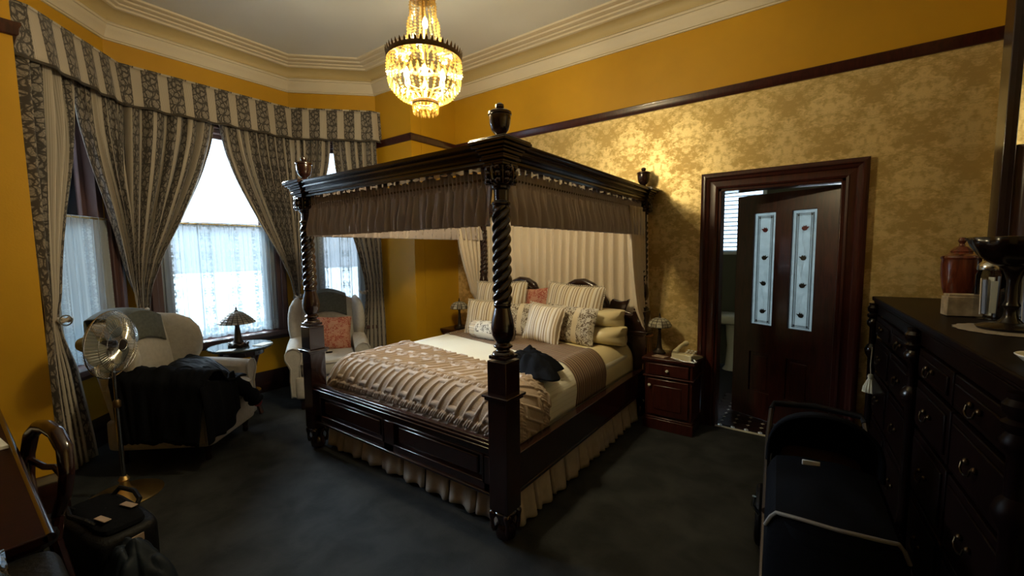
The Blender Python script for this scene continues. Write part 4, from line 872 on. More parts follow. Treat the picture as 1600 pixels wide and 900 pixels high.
# ================================================================ ARMCHAIRS (local: front = +x, width along y)
def armchair(label, loc, rz):
    ch = thing('wing_armchair', label, 'armchair', loc, rz)
    U = M['uphol']
    mb = MB(); mb.sell((-.02, 0, .225), (.36, .315, .115), .16, .14, 40, 14); mb.build('seat_base', U, ch)
    mb = MB(); mb.sell((.06, 0, .405), (.31, .255, .085), .35, .25, 40, 16)
    sc = mb.build('seat_cushion', U, ch)
    def pip(z): return [(.06+.312*math.copysign(abs(math.cos(t))**.25, math.cos(t)), .257*math.copysign(abs(math.sin(t))**.25, math.sin(t)), z) for t in [2*PI*i/64 for i in range(64)]]
    MB().tube(pip(.455), .006, 6, True).build('piping', U, sc)
    def back(a, b):
        th = 2*PI*a; v = b
        y = .285*math.copysign(abs(math.cos(th))**.45, math.cos(th)); x = .075*math.copysign(abs(math.sin(th))**.6, math.sin(th))
        top = 1.04+.055*math.cos(min(1, abs(y)/.285)*PI*.75)
        z = .30+(top-.30)*v; k = 1 if v < .93 else math.sqrt(max(0, 1-((v-.93)/.07)**2))
        lean = -.30-.14*(z-.3); wide = 1+.10*sm((z-.4)/.6)
        return (lean+x*k*(1+.35*math.sin(v*PI)), y*wide*(.9+.1*k), z-(1-k)*.012)
    mb = MB(); mb.grid(back, 44, 30, cu=True, uv=lambda a, b: (a, b)); mb.build('backrest', U, ch)
    for s in (-1, 1):
        # rolled arm: scroll outline extruded front to back, slightly tapering
        sc_ = [(0, .14), (.075, .14), (.082, .30), (.075, .42), (.098, .47), (.122, .515), (.120, .565), (.095, .605), (.050, .618), (.005, .60), (-.022, .565), (-.020, .50), (-.004, .45), (0, .3)]
        n = len(sc_); vs = []; K = 14
        for i in range(K+1):
            q = i/K; x = .315-.60*q; dz = .035*math.sin(q*PI*.6)-.01; fr = 1-.5*max(0, (.06-q)/.06)**2
            for (yy, z) in sc_:
                cy, cz_ = .05, .40; vs.append((x+(.012 if q == 0 else 0)*0, s*(.262+cy+(yy-cy)*(.8+.2*fr)), cz_+(z-cz_)*(.94+.06*fr)+(dz if z > .4 else 0)))
        fs = [(i*n+k, i*n+(k+1) % n, (i+1)*n+(k+1) % n, (i+1)*n+k) for i in range(K) for k in range(n)]+[tuple(range(n)), tuple(range(K*n, K*n+n))]
        mb = MB().add(vs, fs); am = mb.build('arm', U, ch, bev=.012)
        MB().tube([(.322, s*(.262+.05+(yy-.05)*.97), .40+(z-.40)*.97) for yy, z in sc_], .006, 6, True).build('scroll_piping', U, am)
        # wing
        wo = [(-.36, .55), (-.14, .60), (-.085, .70), (-.075, .80), (-.10, .90), (-.16, .975), (-.26, 1.02), (-.40, 1.03), (-.42, .8)]
        def wf(a, b, s=s):
            th = 2*PI*a; cx, cz = -.25, .79; i = a*len(wo); i0 = int(i) % len(wo); f = i-int(i); p, q = wo[i0], wo[(i0+1) % len(wo)]
            ox, oz = p[0]+(q[0]-p[0])*f, p[1]+(q[1]-p[1])*f; r = math.sin(b*PI)**.35; off = -.045*math.cos(b*PI)
            x, z = cx+(ox-cx)*r, cz+(oz-cz)*r
            return (x, s*(.295+.045*sm((x+.35)/.3))+off, z)
        MB().grid(wf, 54, 12, cu=True).build('wing', U, ch)
        for x in (.27, -.30): MB().lathe([(.017, 0), (.022, .02), (.018, .05), (.026, .09), (.032, .13)], 12, (x, s*.25, 0)).build('leg', M['mahog'], ch)
    return ch
AC1 = armchair('grey beige wing armchair at left, heaped with dark coats behind the fan', (-3.96, 1.10, 0), math.radians(41))
AC2 = armchair('grey beige wing armchair with a red cushion beyond the bed foot post', (-4.10, 2.36, 0), math.radians(-30))
def local(o, p): return (Matrix.Translation(o.location) @ Matrix.Rotation(o.rotation_euler.z, 4, 'Z')) @ Vector(p)
for A_, lab in ((AC1, 'dark green headrest cover over the back of the left armchair'), (AC2, 'dark green headrest cover on the armchair with the red cushion')):
    def hf(a, b):
        y = (a-.5)*.40; top = 1.04+.055*math.cos(min(1, abs(y)/.285)*PI*.75); q = b*.52-.16           # q<0 behind, >0 front
        if q < 0: x, z = -.44-.095, top+q*1.0-.02
        elif q < .15: t = q/.15; x, z = -.44-.095*math.cos(t*PI), top+.012*math.sin(t*PI)
        else: z = top-.01-(q-.15)*1.0; x = (-.30-.14*(z-.3))+.108+.006*math.sin(y*20)
        return (x, y, z)
    o = MB().grid(hf, 24, 30).build('headrest_cover', M['antim'], solid=.004); o.location = A_.location; o.rotation_euler = A_.rotation_euler
    tag(o, lab, 'headrest cover')
q = pillow('paisley_cushion', M['pais'], local(AC2, (-.10, .02, .475)), .40, .36, .13, .22, math.radians(60-.0)+0, .06, 'rust red paisley cushion propped on the armchair by the window')
q.rotation_euler = (0, 0, math.radians(-30+90))
# clothes on the left armchair
def azf(X, Y): return 0
def drapeover(name, m, pts, lab, cat, r=.03, seed=0, cols=40):
    """cloth following a list of cross rows: each row = (left point, right point), with folds"""
    rr = random.Random(seed)
    def fn(a, b):
        n = len(pts)-1; i = min(int(b*n), n-1); t = b*n-i
        L = Vector(pts[i][0]).lerp(Vector(pts[i+1][0]), t); R = Vector(pts[i][1]).lerp(Vector(pts[i+1][1]), t)
        p = L.lerp(R, a); f = noise.noise(Vector((a*6+seed, b*3, 1)))*.03+abs(noise.noise(Vector((a*13, b*5+seed, 2))))*.03
        d = (R-L).normalized(); return p+Vector((0, 0, f))+Vector((d.y, -d.x, 0))*f*.7+Vector((0, 0, .02*math.sin(a*PI)))
    return tag(MB().grid(fn, cols, 46).build(name, m, None, solid=.012, auto=False), lab, cat)
lw = lambda x, y, z: tuple(local(AC1, (x, y, z)))
drapeover('black_coat', M['black'], [(lw(-.30, .14, .53), lw(.38, .12, .52)), (lw(-.30, -.02, .53), lw(.40, -.02, .53)), (lw(-.30, -.18, .54), lw(.41, -.18, .56)), (lw(-.28, -.25, .68), lw(.41, -.26, .66)), (lw(-.26, -.34, .70), lw(.41, -.36, .675)), (lw(-.22, -.43, .64), lw(.40, -.45, .60)), (lw(-.18, -.46, .46), lw(.38, -.48, .42)), (lw(-.14, -.47, .22), lw(.36, -.49, .20))], 'long black coat spread over the seat and near arm of the left armchair', 'coat', seed=2)
MBC = MB().grid(lambda a, b: Vector(lw(.385+.03*math.sin(b*PI*.5)+.012*math.sin(a*19), -.47+.40*a, .60-.40*b*(1-.25*a)-.04*math.sin(a*PI)*b+.02*math.sin(a*7))), 30, 20)
tag(MBC.build('black_garment', M['black'], None, solid=.01, auto=False), 'black garment hanging down the front of the near arm of the left armchair', 'garment')
drapeover('dark_jacket', M['navy'], [(lw(-.16, .20, .60), lw(-.16, -.14, .58)), (lw(-.08, .24, .66), lw(-.04, -.14, .66)), (lw(.04, .22, .64), lw(.08, -.12, .66)), (lw(.16, .16, .60), lw(.18, -.10, .62)), (lw(.30, .12, .50), lw(.32, -.14, .55)), (lw(.34, .11, .46), lw(.38, -.15, .46))], 'dark navy jacket bundled on top of the black coat on the left armchair', 'jacket', seed=5)
sv = MB(); P5 = [lw(.14, -.06, .60), lw(.27, -.02, .545), lw(.37, .01, .48), lw(.43, .06, .38), lw(.445, .12, .30)]
sv.tube([Vector(P5[i]).lerp(Vector(P5[i+1]), k/5) for i in range(4) for k in range(5)], [.055+.008*math.sin(i*1.7) for i in range(20)], 12)
slv = tag(sv.build('jacket_sleeve', M['black'], auto=False), 'black sleeve with a red lining hanging over the seat front of the left armchair', 'sleeve')
MB().tube([Vector(P5[4])+Vector((math.cos(t)*.05*.7, math.cos(t)*.05*.4, math.sin(t)*.05+.01)) for t in [2*PI*i/16 for i in range(16)]], .008, 6, True).build('red_cuff_lining', simple('red_lining', (.22, .02, .03), .7), slv, label='dark red cuff lining')
# ================================================================ ROUND TABLE
tx, ty, tz = -4.345, 1.635, .655
rtb = thing('round_table', 'small round dark marble topped table between the armchairs under the window', 'table', (tx, ty, 0))
mb = MB(); mb.lathe([(.02, tz-.028), (.242, tz-.028), (.256, tz-.018), (.262, tz-.008), (.258, tz), (.02, tz)], 48, rf=lambda a, z: 1+.012*math.cos(24*a)); mb.build('table_top', M['marble'], rtb)
MB().lathe([(.175, tz-.085), (.185, tz-.08), (.185, tz-.028), (.175, tz-.028)], 40).build('apron', M['mahog'], rtb)
for k in range(4):
    a = k*PI/2+.5; MB().tube([(.17*math.cos(a)*(1-.35*math.sin(t*PI)), .17*math.sin(a)*(1-.35*math.sin(t*PI)), (tz-.06)*(1-t)+.012) for t in [i/14 for i in range(15)]], [.022-.010*math.sin(i/14*PI) for i in range(15)], 10).build('leg', M['mahog'], rtb)
MB().lathe([(.02, .2), (.14, .2), (.145, .21), (.14, .218), (.02, .218)], 30).build('lower_shelf', M['mahog'], rtb)
def tiffany(label, loc, R, H, base, m1, m2, rows, segs, drop=.0, grp=None):
    """leaded glass lamp: R shade radius, H total height"""
    t = thing('leaded_glass_lamp', label, 'lamp', loc)
    z1 = H*.97; sh = R*.78
    prof = [(R*(.10+.90*math.sin(i/rows*PI*.5)**(.9)), z1-sh*(1-math.cos(i/rows*PI*.5))**.9) for i in range(rows+1)] if not drop else [(R*(.12+.88*(i/rows)**.85), z1-sh*(i/rows)**1.25*.92) for i in range(rows+1)]
    shd = MB().lathe([(r*.975, z-.001) for r, z in prof], segs, cap=False, rf=lambda a, z: 1).build('shade_leading', M['iron'], t, solid=.002)
    gp = [MB(), MB()]
    for i in range(rows):
        for k in range(segs):
            a0, a1 = 2*PI*(k+.08)/segs, 2*PI*(k+.92)/segs; (ra, za), (rb, zb) = prof[i], prof[i+1]
            f = lambda r, z, a: (r*math.cos(a), r*math.sin(a), z)
            r0_, r1_ = ra+(rb-ra)*.08, ra+(rb-ra)*.92; z0_, z1_ = za+(zb-za)*.08, za+(zb-za)*.92
            am, rm, zm = (a0+a1)/2, (r0_+r1_)/2*1.035, (z0_+z1_)/2+.002
            g = gp[1 if (i >= rows-1 or (i+k) % 4 == 0 and i == rows-2) and k % 2 == 0 else 0]
            o_ = len(g.v); g.add([f(r0_*1.012, z0_, a0), f(r0_*1.012, z0_, a1), f(r1_*1.012, z1_, a1), f(r1_*1.012, z1_, a0), f(rm, zm, am)], [(0, 1, 4), (1, 2, 4), (2, 3, 4), (3, 0, 4)])
    for g, m_ in zip(gp, (m1, m2)):
        if g.v: g.build('glass_pieces', m_, shd, smooth=False, kind='stuff')
    zb_ = prof[-1][1]
    bs = MB(); bs.lathe([(base, 0), (base*1.02, .012), (base*.86, .022), (base*.55, .035), (base*.45, .05), (base*.36, .09), (base*.27, .16 if H > .3 else .12), (base*.22, zb_*.85), (base*.3, zb_*.95), (base*.12, z1-.01)], 24, rf=lambda a, z: 1+.06*math.cos(8*a)*(z < .03)); bs.build('lamp_base', M['iron'], t)
    MB().lathe([(.012, z1-.006), (R*.12, z1), (R*.10, z1+.008), (.006, z1+.014), (.008, z1+.024), (.003, z1+.04), (.001, z1+.045)], 14).build('finial', M['iron'], t)
    return t
BL = tiffany('big leaded glass table lamp on the round table, unlit before the lace', (tx-.0, ty-.02, tz), .152, .335, .082, M['amberg'], M['pearl'], 7, 20, drop=1)
MB().tube([(.075*math.cos(a), .075*math.sin(a), .022+.006*math.sin(a*8)) for a in [i*PI/24 for i in range(48)]], .012, 6, True).build('base_scrollwork', M['iron'], BL)
o = MB().box((tx+.13, ty-.17, tz+.003), (.13, .09, .003), .9).build('menu_card', M['card'], smooth=False); tag(o, 'white card lying on the near side of the round table', 'card')
o = MB().box((tx+.12, ty+.14, tz+.003), (.10, .15, .003), .5).build('menu_card', M['card'], smooth=False); tag(o, 'white card lying right of the lamp on the round table', 'card')
# ================================================================ NIGHTSTANDS
def nightstand(label, x0, x1, y0, y1, h):
    cx, cy = (x0+x1)/2, (y0+y1)/2; w, d = x1-x0, y1-y0
    t = thing('nightstand', label, 'nightstand', (cx, cy, 0))
    mb = MB(); mb.box((0, 0, h-.012), (w+.05, d+.03, .024)); mb.box((0, 0, h-.030), (w+.025, d+.012, .014)); mb.build('top', M['redwood'], t, bev=.005)
    mb = MB(); mb.box((0, .005, h/2+.01), (w, d-.01, h-.07)); mb.box((0, 0, .045), (w+.03, d+.02, .09)); mb.box((0, 0, .098), (w+.015, d+.01, .016)); mb.box((0, -.004, h-.155), (w+.03, d+.012, .014)); mb.build('carcass', M['redwood'], t, bev=.004)
    dw = MB().box((0, -d/2+.0, h-.093), (w-.05, .018, .098)).build('drawer', M['redwood'], t, bev=.006)
    MB().lathe([(.004, 0), (.005, .010), (.012, .016), (.013, .022), (.008, .028), (.001, .029)], 14, (0, -d/2-.008, h-.093), rot=Matrix.Rotation(PI/2, 3, 'X')).build('knob', M['porcelain'], dw, label='white porcelain knob')
    mb = MB(); z0, z1 = .125, h-.175; mb.box((0, -d/2+.0, (z0+z1)/2), (w-.05, .018, z1-z0)); mb.box((0, -d/2-.006, (z0+z1)/2), (w-.15, .016, z1-z0-.10)); dd = mb.build('door', M['redwood'], t, bev=.006)
    MB().lathe([(.004, 0), (.005, .010), (.012, .016), (.013, .022), (.008, .028), (.001, .029)], 14, (-w/2+.045, -d/2-.008, (z0+z1)/2+.10), rot=Matrix.Rotation(PI/2, 3, 'X')).build('knob', M['porcelain'], dd, label='white porcelain knob')
    return t
nightstand('red mahogany nightstand with telephone, between bed and bathroom door', -1.165, -.79, 3.475, 3.80, .605)
nightstand('red mahogany nightstand in the far corner left of the bed', -3.585, -3.22, 3.49, 3.80, .605)
tiffany('small leaded glass lamp on the nightstand right of the bed', (-1.105, 3.655, .606), .098, .32, .052, M['pearl'], M['amberg'], 4, 12)
tiffany('small leaded glass lamp on the nightstand in the far left corner', (-3.39, 3.58, .606), .105, .33, .055, M['pearl'], M['amberg'], 4, 12)
o = MB().box((-1.06, 3.535, .6085), (.11, .075, .004), -.3).build('note_card', M['tan'], smooth=False); tag(o, 'small beige card on the nightstand in front of the small lamp', 'card')
ph = thing('telephone', 'cream desk telephone on the right nightstand', 'telephone', (-.86, 3.60, .606), math.radians(-14))
mb = MB(); mb.extr([(-.10, 0), (.10, 0), (.10, .05), (.06, .052), (-.08, .02), (-.10, .012)], -.085, .085, Matrix.Rotation(-PI/2, 4, 'Z')); mb.build('body', M['phone'], ph, bev=.008)
hs = MB(); hs.tube([(-.055, -.10+.19*t, .052+.05*t+.018*math.sin(t*PI)) for t in [i/12 for i in range(13)]], [.022, .024, .019, .016, .015, .015, .015, .015, .015, .016, .019, .024, .022], 10); hs.build('handset', M['phone'], ph)
kp = MB()
for i in range(3):
    for j in range(4): kp.box((.0+i*.028, -.05+j*.026, .033+j*.0085+.004), (.018, .014, .008))
kp.build('keypad', M['card'], ph)
MB().tube([(-.06+.03*math.cos(t), -.10+.02*math.sin(t)-.0, .008) for t in [PI*.6+i*PI/12*.8 for i in range(6)]]+[(-.04+.16*t, -.135+.01*math.sin(t*9), .008) for t in [i/8 for i in range(1, 9)]]+[(.125, -.10, .008), (.10, -.085, .02)], .006, 6).build('cord', M['porcelain'], ph)
# ================================================================ CHANDELIER
cx, cy = CH.x, CH.y
cl = thing('crystal_chandelier', 'lit brass and crystal bead chandelier hanging above the foot of the bed', 'chandelier', (cx, cy, 2.3))
Z = 2.3
MB().lathe([(.075, ZC-Z-.002), (.07, ZC-Z-.02), (.03, ZC-Z-.05), (.012, ZC-Z-.06)][::-1], 24).build('ceiling_rose', M['dkbrass'], cl)
MB().tube([(0, 0, 2.98-Z), (0, 0, ZC-Z-.05)], .006, 8).build('chain', M['dkbrass'], cl)
MB().lathe([(.064, 2.925-Z), (.072, 2.93-Z), (.074, 2.955-Z), (.066, 2.965-Z), (.03, 2.975-Z), (.01, 2.985-Z)], 28).build('top_ring', M['dkbrass'], cl)
mb = MB(); mb.lathe([(.206, 2.592-Z), (.212, 2.59-Z), (.215, 2.605-Z), (.212, 2.618-Z), (.206, 2.616-Z)], 60, cap=False)
ring = mb.build('basket_ring', M['dkbrass'], cl)
mb = MB()
for k in range(46):
    a = 2*PI*k/46; c, s = math.cos(a), math.sin(a); r = .212
    w = .008; mb.add([(r*c+w*s, r*s-w*c, 2.615-Z), (r*c-w*s, r*s+w*c, 2.615-Z), ((r+.003)*c-w*.8*s, (r+.003)*s+w*.8*c, 2.628-Z), ((r+.006)*c, (r+.006)*s, 2.644-Z), ((r+.003)*c+w*.8*s, (r+.003)*s-w*.8*c, 2.628-Z)], [(0, 1, 2, 3, 4)])
mb.build('crown_leaves', M['dkbrass'], ring, solid=.003, smooth=False)
def bead(mb, p, r, ry=None):
    x, y, z = p; h = ry or r
    vs = [(x, y, z+h)]+[(x+r*math.cos(a), y+r*math.sin(a), z) for a in [i*PI/3 for i in range(6)]]+[(x, y, z-h)]
    mb.add(vs, [(0, i+1, (i+1) % 6+1) for i in range(6)]+[(7, (i+1) % 6+1, i+1) for i in range(6)])
def strandset(name, pts, n, rad):
    mb = MB()
    for (r, z), b in zip(pts, rad): bead(mb, (r, 0, z-Z), b[0], b[1])
    o = mb.build(name, M['crystal'], cl, smooth=False)
    for k in range(1, n): q = o.copy(); COL.objects.link(q); q.parent = cl; q.rotation_euler = (0, 0, 2*PI*k/n)
    return o
N1 = 20; p1 = [(.066+(.118-.066)*(i/(N1-1))**1.15+.004*math.sin(i*1.0), 2.922-.32*i/(N1-1)) for i in range(N1)]
strandset('bead_strand', p1, 20, [(.0080, .0074)]*N1)
p2 = [(.207, 2.586), (.209, 2.570), (.211, 2.554), (.211, 2.538), (.210, 2.522)]
strandset('bead_strand', p2, 38, [(.008, .008)]*5)
strandset('prism_drop', [(.200, 2.478)], 34, [(.010, .040)])
p3 = [(.186, 2.434), (.176, 2.420), (.164, 2.407), (.151, 2.396), (.136, 2.387), (.12, 2.379), (.103, 2.373), (.086, 2.369)]
strandset('bead_strand', p3, 28, [(.008, .008)]*8)
p4 = [(.107+.10*i/7-.0, 2.602-.002*i) for i in range(8)]
strandset('bead_strand', p4, 24, [(.008, .008)]*8)
MB().lathe([(.070, 2.370-Z), (.076, 2.365-Z), (.076, 2.352-Z), (.070, 2.348-Z)], 30, cap=False).build('lower_ring', M['dkbrass'], cl, solid=.002)
strandset('bead_strand', [(.072, 2.344), (.070, 2.332)], 22, [(.008, .008)]*2)
strandset('pear_drop', [(.068, 2.312)], 18, [(.008, .018)])
strandset('pear_drop', [(.020, 2.300)], 4, [(.008, .020)])
lt = bpy.data.lights.new('chandelier_bulb', 'POINT'); lt.energy = BULB_W; lt.color = WARM; lt.shadow_soft_size = .018
bm = MB(); bm.lathe([(.001, -.032), (.012, -.028), (.017, -.012), (.016, .004), (.009, .024), (.001, .036)], 12); b0 = None
for k in range(8):
    if k < 6: a = 2*PI*k/6+.3; p = (.115*math.cos(a), .115*math.sin(a), 2.50-Z)
    else: p = ((k-6.5)*.03, .0, (2.68 if k == 6 else 2.80)-Z)
    o = bm.build('bulb', M['bulb'], cl) if b0 is None else b0.copy()
    if b0 is None: b0 = o
    else: COL.objects.link(o); o.parent = cl
    o.location = p
    l = bpy.data.objects.new('chandelier_bulb', lt); COL.objects.link(l); l.location = (cx+p[0], cy+p[1], Z+p[2]-.05)
for k in range(6):
    a = 2*PI*k/6+.3; MB().tube([(0, 0, 2.44-Z), (.05*math.cos(a), .05*math.sin(a), 2.43-Z), (.115*math.cos(a), .115*math.sin(a), 2.44-Z), (.115*math.cos(a), .115*math.sin(a), 2.465-Z)], .005, 6).build('lamp_arm', M['brass'], cl)
MB().tube([(0, 0, 2.37-Z), (0, 0, 2.95-Z)], .007, 8).build('stem', M['brass'], cl)
# ================================================================ PEDESTAL FAN
fx, fy = -3.47, .60
fan = thing('pedestal_fan', 'pedestal fan with wire cage and brass base in front of the left armchair', 'fan', (fx, fy, 0))
MB().lathe([(.001, 0), (.185, 0), (.19, .008), (.17, .018), (.06, .030), (.03, .05), (.022, .10), (.03, .11), (.018, .13), (.001, .13)], 40).build('base', M['brass'], fan)
MB().tube([(0, 0, .10), (0, 0, .60)], .013, 12).build('lower_pole', M['chrome'], fan); MB().tube([(0, 0, .58), (0, 0, .93)], .009, 12).build('upper_pole', M['chrome'], fan); MB().lathe([(.012, .57), (.02, .575), (.02, .61), (.012, .62)], 14).build('clamp_collar', M['dkbrass'], fan)
hd = Matrix.Translation((0, 0, .965)) @ Matrix.Rotation(math.radians(46), 4, 'Z') @ Matrix.Rotation(PI/2-math.radians(-3), 4, 'Y')      # local +z = blow direction
def tf(mb): mb.v = [tuple(hd @ Vector(v)) for v in mb.v]; return mb
tf(MB().lathe([(.001, -.17), (.035, -.165), (.048, -.14), (.050, -.07), (.038, -.045), (.001, -.044)], 24)).build('motor', simple('cream_motor_housing', (.25, .22, .10), .4), fan)
cg = MB(); RF = .205
for k in range(64):
    a = 2*PI*k/64; c, s = math.cos(a), math.sin(a)
    cg.tube([(.035*c, .035*s, .062), (.10*c, .10*s, .060), (.165*c, .165*s, .045), (RF*c, RF*s, .0)], .0011, 4)
    cg.tube([(.045*c, .045*s, -.050), (.12*c, .12*s, -.048), (.175*c, .175*s, -.035), (RF*c, RF*s, .0)], .0011, 4)
for r, z, w in ((RF, 0, .003), (.12, .058, .0015), (.165, .045, .0015), (.15, -.043, .0015), (.037, .062, .0025)):
    cg.tube([(r*math.cos(a), r*math.sin(a), z) for a in [2*PI*i/48 for i in range(48)]], w, 5, True)
tf(cg).build('cage', M['chrome'], fan)
tf(MB().lathe([(.001, .066), (.030, .064), (.033, .058), (.001, .056)], 20)).build('badge', M['iron'], fan)
tf(MB().lathe([(.022, -.044), (.026, -.02), (.024, .02), (.001, .03)], 16)).build('hub', M['iron'], fan)
for k in range(3):
    a0 = 2*PI*k/3+.5
    def bf(u, v, a0=a0):
        r = .022+.160*v; a = a0+(u-.5)*(.9+.75*math.sin(v*PI*.75)); rr = r*(1-.10*(abs(u-.5)*2)**3*v)
        return (rr*math.cos(a), rr*math.sin(a), -.02+.045*(u-.5)*(1-.2*v))
    tf(MB().grid(bf, 12, 10)).build('blade', M['blade'], fan, solid=.002)
MB().tube([(0, 0, .93), (-.06, -.02, .95), (-.075, -.045, .965)], .012, 8).build('tilt_joint', M['iron'], fan)
# ================================================================ CHEST OF DRAWERS WITH MIRROR (right)
# local frame: x along the front towards the far wall, y out of the front into the room
A_, B_ = Vector((.425, 1.50)), Vector((.298, 3.60)); d = (B_-A_).normalized(); aL = (B_-A_).length
dz_ = thing('chest_of_drawers', 'long dark mahogany chest of drawers along the right wall', 'chest of drawers', (A_.x, A_.y, 0), math.atan2(d.y, d.x))
DP, DHt = .44, 1.18      # depth goes to local -y
mb = MB(); mb.box((aL/2, -DP/2-.0, DHt-.014), (aL+.03, DP+.04, .028)); mb.box((aL/2, -DP/2-.0, DHt-.036), (aL+.01, DP+.02, .016)); mb.build('top', M['chest'], dz_, bev=.006)
mb = MB(); mb.box((aL/2, -DP/2-.02, .60), (aL-.02, DP-.03, 1.08)); mb.box((aL/2, -DP/2, .05), (aL, DP, .10)); mb.box((aL/2, -.012, 1.10), (aL-.02, .02, .06)); mb.build('carcass', M['chest'], dz_, bev=.004)
for x in (.04, aL/2+.0, aL-.04):
    mb = MB(); mb.lathe([(.026, .10), (.026, .16), (.018, .18), (.03, .22), (.022, .26), (.02, .60), (.022, .78), (.036, .81), (.040, .835), (.032, .86), (.020, .875), (.020, .98), (.034, 1.0), (.036, 1.02), (.024, 1.04), (.034, 1.05), (.036, 1.065), (.024, 1.075), (.034, 1.09), (.036, 1.11), (.026, 1.125), (.028, 1.14)], 20, (x, .012, 0)); mb.build('turned_column', M['chestgloss'] if x > .5 else M['chest'], dz_)
zs = [(.13, .42), (.44, .70), (.72, .92), (.94, 1.06)]; cols = [(.08, aL/4-.01+.04), (aL/4+.05, aL/2-.04), (aL/2+.04, aL*.75-.01), (aL*.75+.01, aL-.08)]
for z0, z1 in zs:
    for x0, x1 in cols:
        mb = MB(); mb.box(((x0+x1)/2, -.008, (z0+z1)/2), (x1-x0, .02, z1-z0)); mb.box(((x0+x1)/2, .004, (z0+z1)/2), (x1-x0-.06, .012, z1-z0-.05)); dw = mb.build('drawer', M['chest'], dz_, bev=.004)
        for q in (.5,):
            xm = x0+(x1-x0)*q; zc = (z0+z1)/2+.01; hb = MB()
            for s in (-1, 1): hb.sell((xm+s*.035, .016, zc), (.011, .009, .011), 1, 1, 10, 6)
            hb.tube([(xm-.035, .024, zc), (xm-.033, .028, zc-.02), (xm-.015, .030, zc-.028), (xm+.015, .030, zc-.028), (xm+.033, .028, zc-.02), (xm+.035, .024, zc)], .0035, 6)
            hb.build('drop_handle', M['pull'], dw)
tp = thing('tassel', 'cream tassel hanging from the far corner column of the right chest', 'tassel', (.285, 3.51, .62))
MB().tube([(0, 0, .24), (-.004, -.002, .12), (0, 0, .06)], .003, 6).build('cord', M['rope'], tp); MB().lathe([(.012, .062), (.016, .05), (.013, .035), (.011, .03)][::-1], 16).build('knot', M['rope'], tp)
MB().lathe([(.038, -.055), (.034, -.02), (.022, .01), (.013, .032)], 28, rf=lambda a, z: 1+.06*math.cos(14*a)).build('fringe', M['rope'], tp)
# mirror, toed inwards
mr = thing('dressing_mirror', 'tall dark framed mirror standing on the chest at the right edge', 'mirror', (.735, 3.26, DHt+.0), math.radians(-90+13))
mb = MB(); HM = 1.75
for x, w_ in ((0, .075), (.95, .075)): mb.box((x, 0, HM/2), (w_, .06, HM)); mb.tube([(x-.0, .034, .02), (x, .034, HM)], .016, 8); mb.tube([(x+.028, .03, .02), (x+.028, .03, HM)], .009, 8)
mb.box((.475, 0, .10), (.95, .055, .20)); mb.box((.475, 0, HM), (1.05, .08, .07)); mb.build('frame', M['mahog'], mr, bev=.004)
MB().box((.475, .0, HM/2+.08), (.88, .012, HM-.24)).build('mirror_glass', M['mirror'], mr, smooth=False)
mb = MB()
for (x, z0, z1, r) in ((-.055, .30, .90, .018),): mb.tube([(x-.018*math.sin(t*PI*1.0)-.012*math.sin(t*PI*3), .02, z0+(z1-z0)*t) for t in [i/24 for i in range(25)]], [r*(1-.4*i/24) for i in range(25)], 8)
for t in range(9): mb.sell((-.06-.016*math.sin(t), .028, .36+t*.066), (.013, .012, .018), 1, 1, 10, 6)
mb.extr([(-.04, 0), (-.14, 0), (-.13, .05), (-.10, .12), (-.085, .22), (-.06, .32), (-.04, .36)], -.015, .015); mb.build('carved_bracket', M['mahog'], mr)
# things on the chest
T0 = DHt+.0015
ur = thing('wooden_urn', 'polished red wooden lidded urn on the chest by the wallpaper', 'urn', (.604, 3.26, T0))
MB().lathe([(.001, 0), (.048, 0), (.054, .012), (.046, .022), (.052, .04), (.068, .09), (.077, .16), (.079, .22), (.076, .248), (.001, .25)], 36).build('body', M['urnw'], ur)
MB().lathe([(.080, .248), (.083, .256), (.078, .266), (.055, .274), (.045, .285), (.048, .29), (.03, .312), (.014, .32), (.010, .33), (.018, .345), (.012, .362), (.001, .365)], 36).build('lid', M['urnw'], ur)
cr = thing('wood_block_holder', 'pale weathered wooden block box in front of the red urn', 'box', (.525, 2.76, T0), math.radians(8))
mb = MB(); mb.box((0, 0, .045), (.12, .07, .088)); mb.build('box', M['birch'], cr, bev=.003)
MB().box((.0, 0, .094), (.11, .06, .012)).build('lid', M['birch'], cr, bev=.003)
dl = MB().lathe([(.001, .0), (.15, .0), (.155, .002), (.15, .004), (.001, .005)], 60, (.585, 2.36, T0-.001), rf=lambda a, z: 1+.03*math.cos(20*a)).build('doily', M['doily']); tag(dl, 'round beige lace doily under the dark pedestal bowl', 'doily')
pb = thing('pedestal_bowl', 'dark turned wood pedestal bowl with scalloped rim on the doily', 'bowl', (.578, 2.36, T0+.005))
MB().lathe([(.001, 0), (.085, 0), (.09, .008), (.07, .018), (.035, .026), (.02, .045), (.016, .075), (.024, .09), (.018, .105), (.016, .17), (.022, .20), (.03, .225), (.05, .245)], 32).build('stem', M['chestgloss'], pb)
MB().lathe([(.03, .235), (.06, .25), (.09, .275), (.112, .315), (.120, .345)], 64, cap=False, rf=lambda a, z: 1+.07*math.cos(9*a)*max(0, (z-.25)/.1)).build('bowl', M['chestgloss'], pb, solid=.008)
